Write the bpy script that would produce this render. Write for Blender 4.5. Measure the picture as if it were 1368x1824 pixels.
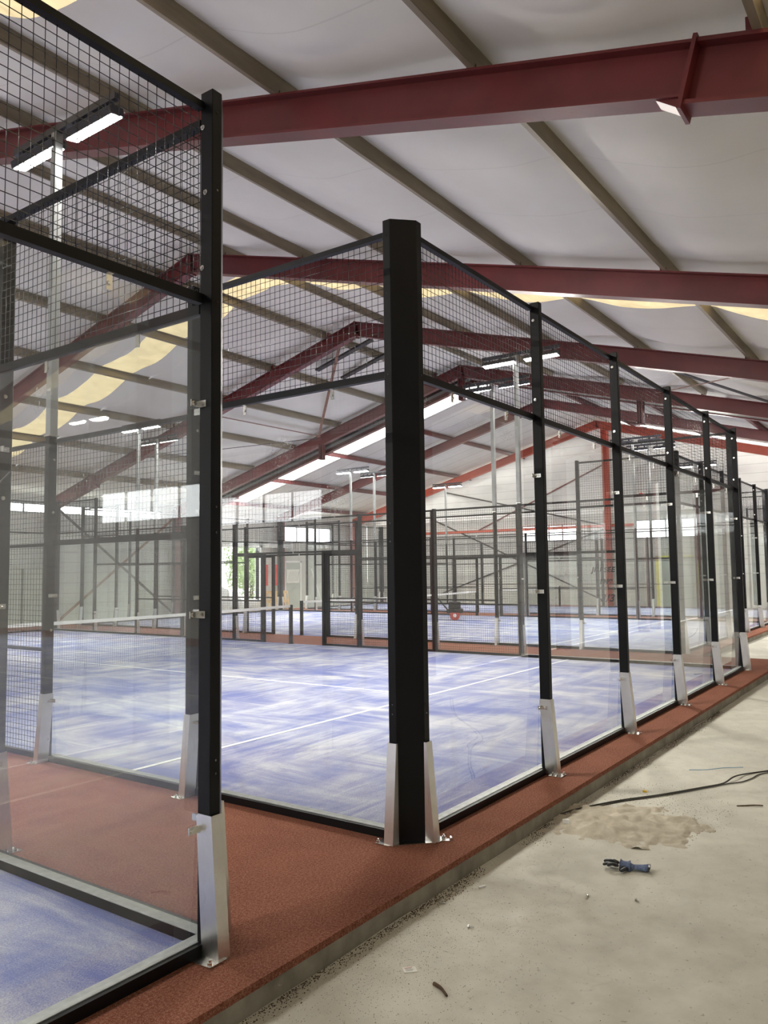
import bpy, bmesh, math, random
from mathutils import Vector, Matrix, noise
random.seed(7)
sc = bpy.context.scene
for o in list(bpy.data.objects): bpy.data.objects.remove(o)
C = sc.collection
R = math.radians

# ------------------------------------------------------------------ camera
F_PX = 1402.5
cd = bpy.data.cameras.new('camera'); cam = bpy.data.objects.new('camera', cd); C.objects.link(cam)
cd.sensor_fit = 'VERTICAL'; cd.sensor_height = 36.0; cd.lens = 36.0 * F_PX / 1824.0
cd.clip_start = 0.05; cd.clip_end = 300
yaw, pitch, roll = R(35.355), R(4.283), R(-0.735)
fw = Vector((math.cos(yaw)*math.cos(pitch), math.sin(yaw)*math.cos(pitch), math.sin(pitch)))
rt = Vector((math.sin(yaw), -math.cos(yaw), 0)); up = rt.cross(fw)
r2 = rt*math.cos(roll) + up*math.sin(roll); u2 = up*math.cos(roll) - rt*math.sin(roll)
m = Matrix((r2, u2, -fw)).transposed().to_4x4(); m.translation = Vector((-4.273, -2.855, 1.711))
cam.matrix_world = m
sc.camera = cam

# ------------------------------------------------------------------ render feel
sc.view_settings.view_transform = 'Standard'; sc.view_settings.look = 'None'
sc.view_settings.gamma = 1.0; sc.view_settings.use_curve_mapping = False
EXPOSURE = 1.62
sc.view_settings.exposure = EXPOSURE
cy = sc.cycles
cy.transparent_max_bounces = 64; cy.max_bounces = 10; cy.diffuse_bounces = 5; cy.glossy_bounces = 4
cy.sample_clamp_indirect = 6.0; cy.caustics_reflective = False; cy.caustics_refractive = False
cy.use_denoising = True; cy.use_adaptive_sampling = True; cy.adaptive_threshold = 0.02
try: cy.use_light_tree = True
except Exception: pass

# ------------------------------------------------------------------ world: bright overcast daylight
w = bpy.data.worlds.new('daylight'); sc.world = w; w.use_nodes = True
bg = w.node_tree.nodes['Background']; bg.inputs[0].default_value = (1.0, 0.98, 0.94, 1); bg.inputs[1].default_value = 2.2

SKY_WHITE = 2.8      # clear roof lights of the far half
SKY_WARM = 0.40       # yellowed roof lights of the near half
LAMP_GLOW = 30.0
LAMP_WATT = 66.0

# ------------------------------------------------------------------ material helpers
MATS = {}
def new_mat(name):
    mt = bpy.data.materials.new(name); mt.use_nodes = True
    nt = mt.node_tree; nt.nodes.clear()
    out = nt.nodes.new('ShaderNodeOutputMaterial'); out.location = (600, 0)
    MATS[name] = mt
    return mt, nt, out
def nd(nt, t, **kw):
    n = nt.nodes.new(t)
    for k, v in kw.items():
        if k in ('operation', 'blend_type', 'noise_dimensions', 'data_type', 'feature', 'wave_type', 'bands_direction', 'wave_profile'):
            setattr(n, k, v)
        else: n.inputs[k].default_value = v
    return n
def lk(nt, a, b): nt.links.new(a, b)
def coords(nt, scale=(1, 1, 1), rot=(0, 0, 0), space='Object'):
    tc = nt.nodes.new('ShaderNodeTexCoord'); mp = nt.nodes.new('ShaderNodeMapping')
    if space == 'World':
        g = nt.nodes.new('ShaderNodeNewGeometry'); lk(nt, g.outputs['Position'], mp.inputs[0])
    else: lk(nt, tc.outputs[space], mp.inputs[0])
    mp.inputs['Scale'].default_value = scale; mp.inputs['Rotation'].default_value = rot
    return mp.outputs[0]
def ramp(nt, src, stops):
    r = nt.nodes.new('ShaderNodeValToRGB'); lk(nt, src, r.inputs[0])
    el = r.color_ramp.elements
    while len(el) < len(stops): el.new(0.5)
    for e, (p, c) in zip(el, stops):
        e.position = p; e.color = (c, c, c, 1) if isinstance(c, (int, float)) else (*c, 1)
    return r.outputs[0]
def mixc(nt, f, a, b):
    mx = nt.nodes.new('ShaderNodeMix'); mx.data_type = 'RGBA'
    for s, i in ((f, 0), (a, 6), (b, 7)):
        if isinstance(s, (int, float)): mx.inputs[i].default_value = s
        elif isinstance(s, tuple): mx.inputs[i].default_value = (*s, 1)
        else: lk(nt, s, mx.inputs[i])
    return mx.outputs[2]
def math_(nt, op, a, b=None):
    n = nt.nodes.new('ShaderNodeMath'); n.operation = op
    for i, s in enumerate((a, b)):
        if s is None: continue
        if isinstance(s, (int, float)): n.inputs[i].default_value = s
        else: lk(nt, s, n.inputs[i])
    return n.outputs[0]
def bsdf(nt, out, color, rough=0.5, metal=0.0, spec=0.5, bump=None, bstr=0.3, bdist=0.01):
    b = nt.nodes.new('ShaderNodeBsdfPrincipled')
    if isinstance(color, tuple): b.inputs['Base Color'].default_value = (*color, 1)
    else: lk(nt, color, b.inputs['Base Color'])
    if isinstance(rough, (int, float)): b.inputs['Roughness'].default_value = rough
    else: lk(nt, rough, b.inputs['Roughness'])
    b.inputs['Metallic'].default_value = metal; b.inputs['Specular IOR Level'].default_value = spec
    if bump is not None:
        bp = nt.nodes.new('ShaderNodeBump'); bp.inputs['Strength'].default_value = bstr; bp.inputs['Distance'].default_value = bdist
        lk(nt, bump, bp.inputs['Height']); lk(nt, bp.outputs[0], b.inputs['Normal'])
    lk(nt, b.outputs[0], out.inputs[0])
    return b
def nz(nt, vec, scale, detail=4, rough=0.55, dist=0.0):
    n = nt.nodes.new('ShaderNodeTexNoise'); lk(nt, vec, n.inputs['Vector'])
    n.inputs['Scale'].default_value = scale; n.inputs['Detail'].default_value = detail
    n.inputs['Roughness'].default_value = rough; n.inputs['Distortion'].default_value = dist
    return n.outputs[0]

def simple(name, color, rough=0.5, metal=0.0, spec=0.5, var=0.12, scale=3.0, bump=0.0, bscale=60.0):
    mt, nt, out = new_mat(name)
    v = coords(nt, space='World'); n = nz(nt, v, scale)
    lo = tuple(c*(1-var) for c in color); hi = tuple(min(1, c*(1+var)) for c in color)
    col = ramp(nt, n, [(0.3, lo), (0.7, hi)])
    bsdf(nt, out, col, rough, metal, spec, nz(nt, v, bscale, 3) if bump else None, bump, 0.004)
    return mt
simple('black_powder_coat', (0.005, 0.005, 0.006), 0.42, 0, 0.22, 0.25, 4)
simple('black_wire_coat', (0.012, 0.012, 0.013), 0.20, 0, 0.9, 0.1)
simple('grey_frame_seal', (0.42, 0.44, 0.44), 0.5, 0, 0.4, 0.15, 20)
simple('zinc_plated', (0.72, 0.71, 0.68), 0.22, 1.0, 0.5, 0.1, 60)
simple('red_oxide_paint', (0.128, 0.018, 0.019), 0.42, 0, 0.5, 0.22, 1.6, 0.15, 25)
simple('orange_red_paint', (0.50, 0.085, 0.045), 0.45, 0, 0.5, 0.15, 2)
simple('rust_brown_bar', (0.26, 0.13, 0.085), 0.6, 0, 0.3, 0.3, 6)
simple('dark_angle_steel', (0.035, 0.030, 0.028), 0.5, 0.3, 0.5, 0.2, 5)
simple('grey_pole_steel', (0.30, 0.31, 0.31), 0.4, 0.6, 0.5, 0.15, 5)
simple('lamp_housing', (0.045, 0.045, 0.055), 0.35, 0.5, 0.5, 0.1)
simple('slab_concrete', (0.30, 0.28, 0.23), 0.9, 0, 0.2, 0.3, 5, 0.5, 40)
simple('net_cord', (0.03, 0.035, 0.04), 0.7, 0, 0.2, 0.1)
simple('white_tape', (0.85, 0.85, 0.83), 0.6, 0, 0.3, 0.05, 8)
simple('court_line_white', (0.78, 0.79, 0.80), 0.8, 0, 0.2, 0.12, 12)
simple('pallet_pine', (0.62, 0.42, 0.20), 0.7, 0, 0.3, 0.2, 9)
simple('white_sack', (0.80, 0.80, 0.80), 0.7, 0, 0.3, 0.08, 4, 0.5, 9)
simple('signal_red', (0.72, 0.06, 0.04), 0.35, 0, 0.5, 0.08)
simple('yellow_paint', (0.80, 0.78, 0.10), 0.4, 0, 0.5, 0.06)
simple('door_grey', (0.50, 0.52, 0.47), 0.5, 0, 0.4, 0.06)
simple('paper', (0.82, 0.80, 0.74), 0.7, 0, 0.3, 0.04, 30)
simple('red_print', (0.6, 0.1, 0.08), 0.7, 0, 0.3, 0.04, 30)
simple('grey_print', (0.35, 0.34, 0.33), 0.7, 0, 0.3, 0.04, 30)
simple('dry_wood', (0.10, 0.062, 0.035), 0.8, 0, 0.3, 0.35, 60)
simple('debris_dark', (0.09, 0.06, 0.04), 0.9, 0, 0.2, 0.5, 40)
simple('cable_rubber', (0.055, 0.05, 0.04), 0.55, 0, 0.4, 0.2, 10)
simple('blue_string', (0.12, 0.32, 0.55), 0.6, 0, 0.3, 0.1)
simple('yellow_scrap', (0.85, 0.55, 0.05), 0.6, 0, 0.3, 0.1)
simple('glove_nitrile', (0.018, 0.02, 0.024), 0.4, 0, 0.5, 0.3, 60)
simple('glove_knit', (0.15, 0.19, 0.31), 0.85, 0, 0.2, 0.35, 90, 0.5, 500)
simple('glove_blue_band', (0.03, 0.06, 0.25), 0.7, 0, 0.3, 0.1)
simple('marker_ink', (0.06, 0.06, 0.06), 0.6, 0, 0.3, 0.1)
simple('window_frame_grey', (0.35, 0.36, 0.37), 0.5, 0, 0.4, 0.05)
simple('wire_red_machine', (0.5, 0.07, 0.05), 0.5, 0, 0.4, 0.1)
simple('rubber_black', (0.02, 0.02, 0.02), 0.7, 0, 0.3, 0.1)
simple('tree_bark', (0.11, 0.08, 0.055), 0.9, 0, 0.2, 0.3, 10)
simple('outside_tarmac', (0.35, 0.35, 0.33), 0.9, 0, 0.2, 0.15, 2)
simple('masonry_pale', (0.62, 0.61, 0.57), 0.8, 0, 0.3, 0.06, 2)

# purlin steel: weathered galvanised in mottled warm browns
mt, nt, out = new_mat('purlin_steel')
v = coords(nt, (0.4, 3, 3), space='World')
col = ramp(nt, nz(nt, v, 2.0), [(0.3, (0.20, 0.165, 0.11)), (0.7, (0.34, 0.28, 0.185))])
bsdf(nt, out, col, 0.5, 0.25, 0.5)

# brushed stainless
mt, nt, out = new_mat('brushed_stainless')
v = coords(nt, (220, 220, 2), space='World'); v2 = coords(nt, (2, 2, 2), space='World')
col = ramp(nt, nz(nt, v2, 2.0), [(0.3, (0.66, 0.64, 0.61)), (0.7, (0.80, 0.79, 0.77))])
rg = ramp(nt, nz(nt, v, 3.0), [(0.2, 0.24), (0.8, 0.40)])
bsdf(nt, out, col, rg, 1.0, 0.5)

# glass pane: clear with fresnel sheen and a film of dust and suction-cup smears
mt, nt, out = new_mat('tempered_glass')
v = coords(nt, space='World')
tr = nt.nodes.new('ShaderNodeBsdfTransparent'); tr.inputs[0].default_value = (0.965, 0.978, 0.972, 1)
gl = nt.nodes.new('ShaderNodeBsdfGlossy'); gl.inputs['Roughness'].default_value = 0.015; gl.inputs[0].default_value = (1, 1, 1, 1)
fr = nt.nodes.new('ShaderNodeFresnel'); fr.inputs[0].default_value = 1.46
gg = nt.nodes.new('ShaderNodeNewGeometry')
ff = math_(nt, 'MULTIPLY', math_(nt, 'MINIMUM', math_(nt, 'MULTIPLY', fr.outputs[0], 1.5), 0.9), math_(nt, 'SUBTRACT', 1.0, gg.outputs['Backfacing']))
m1 = nt.nodes.new('ShaderNodeMixShader'); lk(nt, ff, m1.inputs[0]); lk(nt, tr.outputs[0], m1.inputs[1]); lk(nt, gl.outputs[0], m1.inputs[2])
df = nt.nodes.new('ShaderNodeBsdfDiffuse'); df.inputs[0].default_value = (0.85, 0.87, 0.86, 1)
sm = ramp(nt, nz(nt, coords(nt, (1.3, 1.3, 0.6), space='World'), 2.2, 6, 0.6, 1.2), [(0.35, 0.012), (0.62, 0.03), (0.80, 0.10)])
m2 = nt.nodes.new('ShaderNodeMixShader'); lk(nt, sm, m2.inputs[0]); lk(nt, m1.outputs[0], m2.inputs[1]); lk(nt, df.outputs[0], m2.inputs[2])
lk(nt, m2.outputs[0], out.inputs[0])

mt, nt, out = new_mat('smear_residue')
tr = nt.nodes.new('ShaderNodeBsdfTransparent'); df = nt.nodes.new('ShaderNodeBsdfDiffuse'); df.inputs[0].default_value = (0.95, 0.95, 0.95, 1)
f = ramp(nt, nz(nt, coords(nt, space='World'), 45, 5, 0.6, 2.0), [(0.56, 0.0), (0.68, 0.5)])
mx = nt.nodes.new('ShaderNodeMixShader'); lk(nt, f, mx.inputs[0]); lk(nt, tr.outputs[0], mx.inputs[1]); lk(nt, df.outputs[0], mx.inputs[2]); lk(nt, mx.outputs[0], out.inputs[0])

# blue artificial turf with brushed-in white sand
def turf_blue():
    mt, nt, out = new_mat('blue_turf_sand')
    g = nt.nodes.new('ShaderNodeNewGeometry').outputs['Position']
    def sc_(s, rz=0.0):
        mp = nt.nodes.new('ShaderNodeMapping'); lk(nt, g, mp.inputs[0]); mp.inputs['Scale'].default_value = s; mp.inputs['Rotation'].default_value = (0, 0, rz); return mp.outputs[0]
    a = nz(nt, sc_((0.55, 3.6, 1), 0.10), 1.0, 9, 0.68, 0.7)
    b = nz(nt, sc_((3.2, 0.5, 1), -0.12), 1.0, 9, 0.68, 0.7)
    c = nz(nt, sc_((0.8, 0.8, 1), 0.6), 1.1, 4, 0.55, 1.0)
    sel = ramp(nt, nz(nt, sc_((0.6, 0.6, 1)), 1.0, 2), [(0.42, 0.0), (0.58, 1.0)])
    ab = nt.nodes.new('ShaderNodeMix'); lk(nt, sel, ab.inputs[0]); lk(nt, a, ab.inputs[2]); lk(nt, b, ab.inputs[3])
    s = math_(nt, 'ADD', math_(nt, 'MULTIPLY', ab.outputs[0], 0.62), math_(nt, 'MULTIPLY', c, 0.38))
    grain = nz(nt, sc_((1, 1, 1)), 120, 3, 0.8)
    s2 = math_(nt, 'ADD', s, math_(nt, 'MULTIPLY', math_(nt, 'SUBTRACT', grain, 0.5), 0.42))
    mask = ramp(nt, s2, [(0.40, 0.10), (0.50, 0.34), (0.64, 0.80)])
    # seams of the turf rolls, each 2 m, and pile direction
    base = ramp(nt, nz(nt, sc_((1, 1, 1)), 0.7, 3), [(0.35, (0.075, 0.105, 0.36)), (0.65, (0.11, 0.15, 0.42))])
    col = mixc(nt, mask, base, (0.74, 0.74, 0.68))
    bsdf(nt, out, col, 0.92, 0, 0.15, grain, 0.6, 0.006)
turf_blue()

mt, nt, out = new_mat('red_turf')
v = coords(nt, space='World')
g1 = nz(nt, v, 190, 3, 0.8); g2 = nz(nt, v, 2.4, 6, 0.62, 0.8); g3 = nz(nt, v, 75, 3, 0.75)
c1 = ramp(nt, g2, [(0.30, (0.225, 0.055, 0.030)), (0.72, (0.34, 0.105, 0.058))])
gr = math_(nt, 'ADD', math_(nt, 'MULTIPLY', g1, 0.6), math_(nt, 'MULTIPLY', g3, 0.4))
col = mixc(nt, ramp(nt, gr, [(0.40, 0.0), (0.50, 0.32), (0.60, 1.0)]), mixc(nt, 0.45, c1, (0.07, 0.018, 0.012)), mixc(nt, 0.38, c1, (0.85, 0.50, 0.36)))
bsdf(nt, out, col, 0.95, 0, 0.12, gr, 1.0, 0.01)

# old concrete floor with pour lanes, dust and stains
mt, nt, out = new_mat('concrete_floor')
v = coords(nt, space='World')
n1 = nz(nt, v, 0.9, 8, 0.62, 0.4); n2 = nz(nt, v, 7, 6, 0.65); n3 = nz(nt, v, 90, 2, 0.6)
c1 = ramp(nt, n1, [(0.32, (0.55, 0.525, 0.445)), (0.68, (0.74, 0.71, 0.61))])
c2 = mixc(nt, ramp(nt, n2, [(0.45, 0.0), (0.75, 0.25)]), c1, (0.40, 0.37, 0.30))
pits = ramp(nt, nz(nt, v, 42, 3, 0.5), [(0.27, 1.0), (0.33, 0.0)])
c3 = mixc(nt, math_(nt, 'MULTIPLY', pits, 0.45), c2, (0.17, 0.13, 0.09))
crack = nt.nodes.new('ShaderNodeTexVoronoi'); crack.feature = 'DISTANCE_TO_EDGE'; crack.inputs['Scale'].default_value = 0.45
wv = nt.nodes.new('ShaderNodeVectorMath'); wv.operation = 'ADD'; lk(nt, v, wv.inputs[0])
nn = nt.nodes.new('ShaderNodeTexNoise'); lk(nt, v, nn.inputs['Vector']); nn.inputs['Scale'].default_value = 2.5; lk(nt, nn.outputs[1], wv.inputs[1])
lk(nt, wv.outputs[0], crack.inputs['Vector'])
ck = ramp(nt, crack.outputs['Distance'], [(0.0, 0.12), (0.003, 0.0)])
c4 = mixc(nt, ck, c3, (0.22, 0.19, 0.15))
bsdf(nt, out, c4, ramp(nt, n2, [(0.3, 0.55), (0.7, 0.8)]), 0, 0.3, n3, 0.25, 0.004)

mt, nt, out = new_mat('sand')
v = coords(nt, space='World')
col = ramp(nt, nz(nt, v, 8, 5, 0.65), [(0.3, (0.56, 0.49, 0.38)), (0.7, (0.80, 0.73, 0.60))])
bsdf(nt, out, col, 0.95, 0, 0.15, nz(nt, v, 160, 4, 0.7), 0.8, 0.01)

# sagging white roof lining
mt, nt, out = new_mat('white_lining')
v = coords(nt, space='World')
br = nt.nodes.new('ShaderNodeSeparateXYZ'); lk(nt, v, br.inputs[0])
lap = math_(nt, 'ABSOLUTE', math_(nt, 'SUBTRACT', math_(nt, 'FRACT', math_(nt, 'ADD', math_(nt, 'MULTIPLY', br.outputs[0], 0.66), 0.2)), 0.5))
lapm = ramp(nt, lap, [(0.0, 1.0), (0.008, 0.0)])
col = mixc(nt, math_(nt, 'MULTIPLY', lapm, 0.22), ramp(nt, nz(nt, v, 0.6, 5), [(0.3, (0.76, 0.735, 0.645)), (0.7, (0.84, 0.815, 0.725))]), (0.33, 0.31, 0.28))
bsdf(nt, out, col, 0.75, 0, 0.25, nz(nt, coords(nt, (1, 0.5, 1), space='World'), 2.2, 3), 0.10, 0.05)

mt, nt, out = new_mat('white_roof_panel')
v = coords(nt, space='World')
sp = nt.nodes.new('ShaderNodeSeparateXYZ'); lk(nt, v, sp.inputs[0])
fx = math_(nt, 'ABSOLUTE', math_(nt, 'SUBTRACT', math_(nt, 'FRACT', math_(nt, 'MULTIPLY', sp.outputs[0], 1.0)), 0.5))
ln = ramp(nt, fx, [(0.0, 1.0), (0.03, 0.0)])
col = mixc(nt, math_(nt, 'MULTIPLY', ln, 0.75), ramp(nt, nz(nt, v, 0.7), [(0.3, (0.62, 0.62, 0.58)), (0.7, (0.70, 0.70, 0.66))]), (0.12, 0.12, 0.11))
bsdf(nt, out, col, 0.55, 0, 0.4)

mt, nt, out = new_mat('wall_panel')
v = coords(nt, space='World')
sp = nt.nodes.new('ShaderNodeSeparateXYZ'); lk(nt, v, sp.inputs[0])
fz = math_(nt, 'ABSOLUTE', math_(nt, 'SUBTRACT', math_(nt, 'FRACT', math_(nt, 'MULTIPLY', sp.outputs[2], 2.5)), 0.5))
ln = ramp(nt, fz, [(0.0, 1.0), (0.05, 0.0)])
col = mixc(nt, math_(nt, 'MULTIPLY', ln, 0.5), ramp(nt, nz(nt, v, 0.5), [(0.3, (0.58, 0.59, 0.56)), (0.7, (0.68, 0.69, 0.66))]), (0.22, 0.23, 0.22))
bsdf(nt, out, col, 0.55, 0, 0.4)

def emis(name, c, s, tex=None):
    mt, nt, out = new_mat(name)
    e = nt.nodes.new('ShaderNodeEmission'); e.inputs[1].default_value = s
    if tex:
        v = coords(nt, tex, space='World')
        col = ramp(nt, nz(nt, v, 1.5, 5, 0.6, 0.5), [(0.3, tuple(x*0.72 for x in c)), (0.7, c)]); lk(nt, col, e.inputs[0])
    else: e.inputs[0].default_value = (*c, 1)
    lk(nt, e.outputs[0], out.inputs[0])
emis('clear_roof_light', (1.0, 0.98, 0.94), SKY_WHITE)
emis('yellowed_roof_light', (1.0, 0.80, 0.47), SKY_WARM, (1.2, 2.0, 1))
emis('frosted_daylight', (0.97, 0.99, 1.0), 3.2)
emis('led_diffuser', (1.0, 0.98, 0.95), LAMP_GLOW)

mt, nt, out = new_mat('leaf_green')
v = coords(nt, space='World')
col = ramp(nt, nz(nt, v, 3, 3), [(0.3, (0.30, 0.42, 0.17)), (0.7, (0.50, 0.62, 0.34))])
bsdf(nt, out, col, 0.6, 0, 0.3)
M = MATS

# ------------------------------------------------------------------ mesh helpers
class MB:
    def __init__(s): s.v = []; s.f = []
    def box(s, x0, x1, y0, y1, z0, z1):
        n = len(s.v)
        s.v += [(x0,y0,z0),(x1,y0,z0),(x1,y1,z0),(x0,y1,z0),(x0,y0,z1),(x1,y0,z1),(x1,y1,z1),(x0,y1,z1)]
        s.f += [(n,n+3,n+2,n+1),(n+4,n+5,n+6,n+7),(n,n+1,n+5,n+4),(n+1,n+2,n+6,n+5),(n+2,n+3,n+7,n+6),(n+3,n,n+4,n+7)]
        return s
    def bar(s, a, b, w, h=None, upv=(0, 0, 1), n=4, taper=1.0):
        """box (n=4) or round (n>4) bar from a to b"""
        a = Vector(a); b = Vector(b); d = (b-a).normalized(); u = Vector(upv)
        if abs(d.dot(u)) > 0.98: u = Vector((0, 1, 0))
        x = d.cross(u).normalized(); y = x.cross(d).normalized(); h = h or w; k = len(s.v)
        for P, t in ((a, 1.0), (b, taper)):
            for i in range(n):
                if n == 4: cx, cy_ = ((-.5, -.5), (.5, -.5), (.5, .5), (-.5, .5))[i]
                else: an = 2*math.pi*i/n; cx, cy_ = .5*math.cos(an), .5*math.sin(an)
                s.v.append(tuple(P + x*(cx*w*t) + y*(cy_*h*t)))
        for i in range(n): j = (i+1) % n; s.f.append((k+i, k+j, k+n+j, k+n+i))
        s.f.append(tuple(k+i for i in reversed(range(n)))); s.f.append(tuple(k+n+i for i in range(n)))
        return s
    def prism(s, poly, z0, z1):
        k = len(s.v); n = len(poly)
        s.v += [(x, y, z0) for x, y in poly] + [(x, y, z1) for x, y in poly]
        for i in range(n): j = (i+1) % n; s.f.append((k+i, k+j, k+n+j, k+n+i))
        s.f.append(tuple(k+i for i in reversed(range(n)))); s.f.append(tuple(k+n+i for i in range(n)))
        return s
    def sweep(s, prof, a, b, side):
        """extrude profile [(u,v)] from a to b; u along side, v along world-ish up"""
        a = Vector(a); b = Vector(b); d = (b-a).normalized(); sd = Vector(side).normalized(); u = sd.cross(d)
        if u.z < 0: u = -u
        k = len(s.v); n = len(prof)
        for P in (a, b):
            for (x, y) in prof: s.v.append(tuple(P + sd*x + u*y))
        for i in range(n): j = (i+1) % n; s.f.append((k+i, k+j, k+n+j, k+n+i))
        s.f.append(tuple(k+i for i in reversed(range(n)))); s.f.append(tuple(k+n+i for i in range(n)))
        return s
    def disc(s, c, axis, r, t, n=12):
        c = Vector(c); ax = Vector(axis).normalized(); return s.bar(c-ax*t/2, c+ax*t/2, 2*r, 2*r, (0, 0, 1) if abs(ax.z) < .9 else (0, 1, 0), n)
    def mesh(s, name, mat, bevel=0.0, smooth=False):
        me = bpy.data.meshes.new(name); me.from_pydata(s.v, [], s.f); me.materials.append(M[mat])
        bm = bmesh.new(); bm.from_mesh(me)
        bmesh.ops.recalc_face_normals(bm, faces=bm.faces)
        if bevel:
            es = [e for e in bm.edges if len(e.link_faces) == 2 and e.calc_face_angle(0) > 0.5]
            bmesh.ops.bevel(bm, geom=es, offset=bevel, segments=1, affect='EDGES', clamp_overlap=True)
        bm.to_mesh(me); bm.free()
        if smooth:
            for p in me.polygons: p.use_smooth = True
        return me
def ob(name, me, parent=None, loc=(0, 0, 0), rz=0.0, rot=None):
    o = bpy.data.objects.new(name, me); C.objects.link(o)
    if parent: o.parent = parent
    o.location = loc; o.rotation_euler = rot or (0, 0, rz)
    return o
def tag(o, label, cat, group=None, kind=None):
    o['label'] = label; o['category'] = cat
    if group: o['group'] = group
    if kind: o['kind'] = kind
    return o
def thing(name, label, cat, loc=(0, 0, 0), rz=0.0, group=None):
    return tag(ob(name, None, None, loc, rz), label, cat, group)
def struct(name, me, loc=(0, 0, 0), rz=0.0, parent=None):
    o = ob(name, me, parent, loc, rz)
    if not parent: o['kind'] = 'structure'
    return o
CACHE = {}
def cached(key, fn):
    if key not in CACHE: CACHE[key] = fn()
    return CACHE[key]
def ibeam(w, d, tf, tw):
    """I section, top at v=0, hanging to -d"""
    return [(-w/2, 0), (w/2, 0), (w/2, -tf), (tw/2, -tf), (tw/2, -d+tf), (w/2, -d+tf), (w/2, -d), (-w/2, -d), (-w/2, -d+tf), (-tw/2, -d+tf), (-tw/2, -tf), (-w/2, -tf)]

# ------------------------------------------------------------------ the hall
RY, RZ, SL = 10.2, 8.66, 0.275
YN, YF = -4.6, 25.0            # near and far eaves
XW, XE = -13.5, 33.2           # west and east gables
XJ = 19.2                      # joint between lined and panelled roof
FZ = -0.13                     # concrete level
def roofz(y): return RZ - SL*abs(RY - y)

struct('floor', MB().box(XW, XE, YN, YF, FZ-0.2, FZ).mesh('floor', 'concrete_floor'))
tag(ob('yard_ground', MB().box(-5, 50, YF+0.35, 60, FZ-0.25, FZ-0.02).mesh('yard', 'outside_tarmac')), 'grey yard surface outside the open doorway', 'ground')

# ceilings
def lining():
    mb = MB(); nx = 230; xs = [XW + (XJ-XW)*i/nx for i in range(nx+1)]
    pur = sorted(PUR)
    ys = []
    for a, b in zip(pur[:-1], pur[1:]):
        n = 14; ys += [(a + (b-a)*j/n, j/n) for j in range(n)]
    ys.append((pur[-1], 0.0))
    idx = {}
    for i, x in enumerate(xs):
        # sag is pulled tight over each frame
        dfm = min(abs(x-fx) for fx in FRAMES_N); tight = min(1.0, dfm/1.5)
        for j, (y, u) in enumerate(ys):
            s = math.sin(math.pi*u)**1.3
            fold = noise.noise(Vector((x*0.35, y*1.3, 3.1)))*0.5 + noise.noise(Vector((x*0.9, y*2.1, 7.7)))*0.22
            bel = 0.5 + 0.5*math.sin(x*1.07 + 1.3*math.floor(y/2.2)*1.7)
            roll_ = sum(math.exp(-((x-(fx-0.75))/0.33)**2) for fx in FRAMES_N)
            z = roofz(y) + 0.215 - s*(0.03 + 0.10*tight + 0.09*fold + 0.07*bel*tight + 0.10*roll_)
            idx[i, j] = len(mb.v); mb.v.append((x, y, z))
    for i in range(nx):
        for j in range(len(ys)-1):
            mb.f.append((idx[i, j], idx[i, j+1], idx[i+1, j+1], idx[i+1, j]))
    me = mb.mesh('lining', 'white_lining', smooth=True)
    o = struct('ceiling', me)
    so = o.modifiers.new('thick', 'SOLIDIFY'); so.thickness = 0.02; so.offset = 1 if me.polygons[0].normal.z > 0 else -1
    me.materials.append(M['yellowed_roof_light'])
    for p in me.polygons:
        x, y = p.center.x, p.center.y
        if 8.6 < x < 9.55 or -1.4 < x < -0.45 or -11.3 < x < -10.4 or (0.3 < x < 1.3 and y < -2.0): p.material_index = 1  # last case: small glowing patch added by the near eave, not a full strip
    return o
FRAMES_N = [-10.2, -4.4, 1.4, 7.0, 12.9, 18.8]
FRAMES_F = [19.9, 25.5, 31.5]
PUR = [YN, -1.98, 0.2, 2.45, 4.8, 7.05, 9.2, 11.25, 13.4, 15.6, 17.9, 20.2, 22.6, YF]
lining()
mb = MB()
for s, y0, y1 in ((0, YN, RY), (1, RY, YF)):
    n = len(mb.v); a, b = XJ, XE
    for dz in (0.20, 0.26):
        mb.v += [(a, y0, roofz(y0)+dz), (b, y0, roofz(y0)+dz), (b, y1, roofz(y1)+dz), (a, y1, roofz(y1)+dz)]
    mb.f += [(n, n+1, n+2, n+3), (n+4, n+7, n+6, n+5), (n, n+4, n+5, n+1), (n+2, n+6, n+7, n+3), (n+1, n+5, n+6, n+2), (n, n+3, n+7, n+4)]
struct('ceiling', mb.mesh('roof_panels', 'white_roof_panel'))

# clear roof lights in the panelled half
def rooflight(n, x0, x1, y0, y1, mat='clear_roof_light'):
    mb = MB(); k = 0
    ya = y0
    while ya < y1 - 0.1:
        yb = min(ya + 1.55, y1)
        n0 = len(mb.v)
        for dz in (0.165, 0.195):
            mb.v += [(x0, ya, roofz(ya)+dz), (x1, ya, roofz(ya)+dz), (x1, yb-0.05, roofz(yb-0.05)+dz), (x0, yb-0.05, roofz(yb-0.05)+dz)]
        mb.f += [(n0, n0+3, n0+2, n0+1), (n0+4, n0+5, n0+6, n0+7), (n0, n0+1, n0+5, n0+4), (n0+2, n0+3, n0+7, n0+6), (n0+1, n0+2, n0+6, n0+5), (n0+3, n0, n0+4, n0+7)]
        ya = yb
    o = struct('window_%d' % n, mb.mesh('rooflight', mat))
rooflight(1, 20.35, 22.25, 10.9, 24.3)
rooflight(2, 20.35, 22.25, -4.2, 9.4)
rooflight(3, 32.15, 32.6, 10.9, 24.3)
rooflight(4, 32.15, 32.6, -4.2, 9.4)

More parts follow.
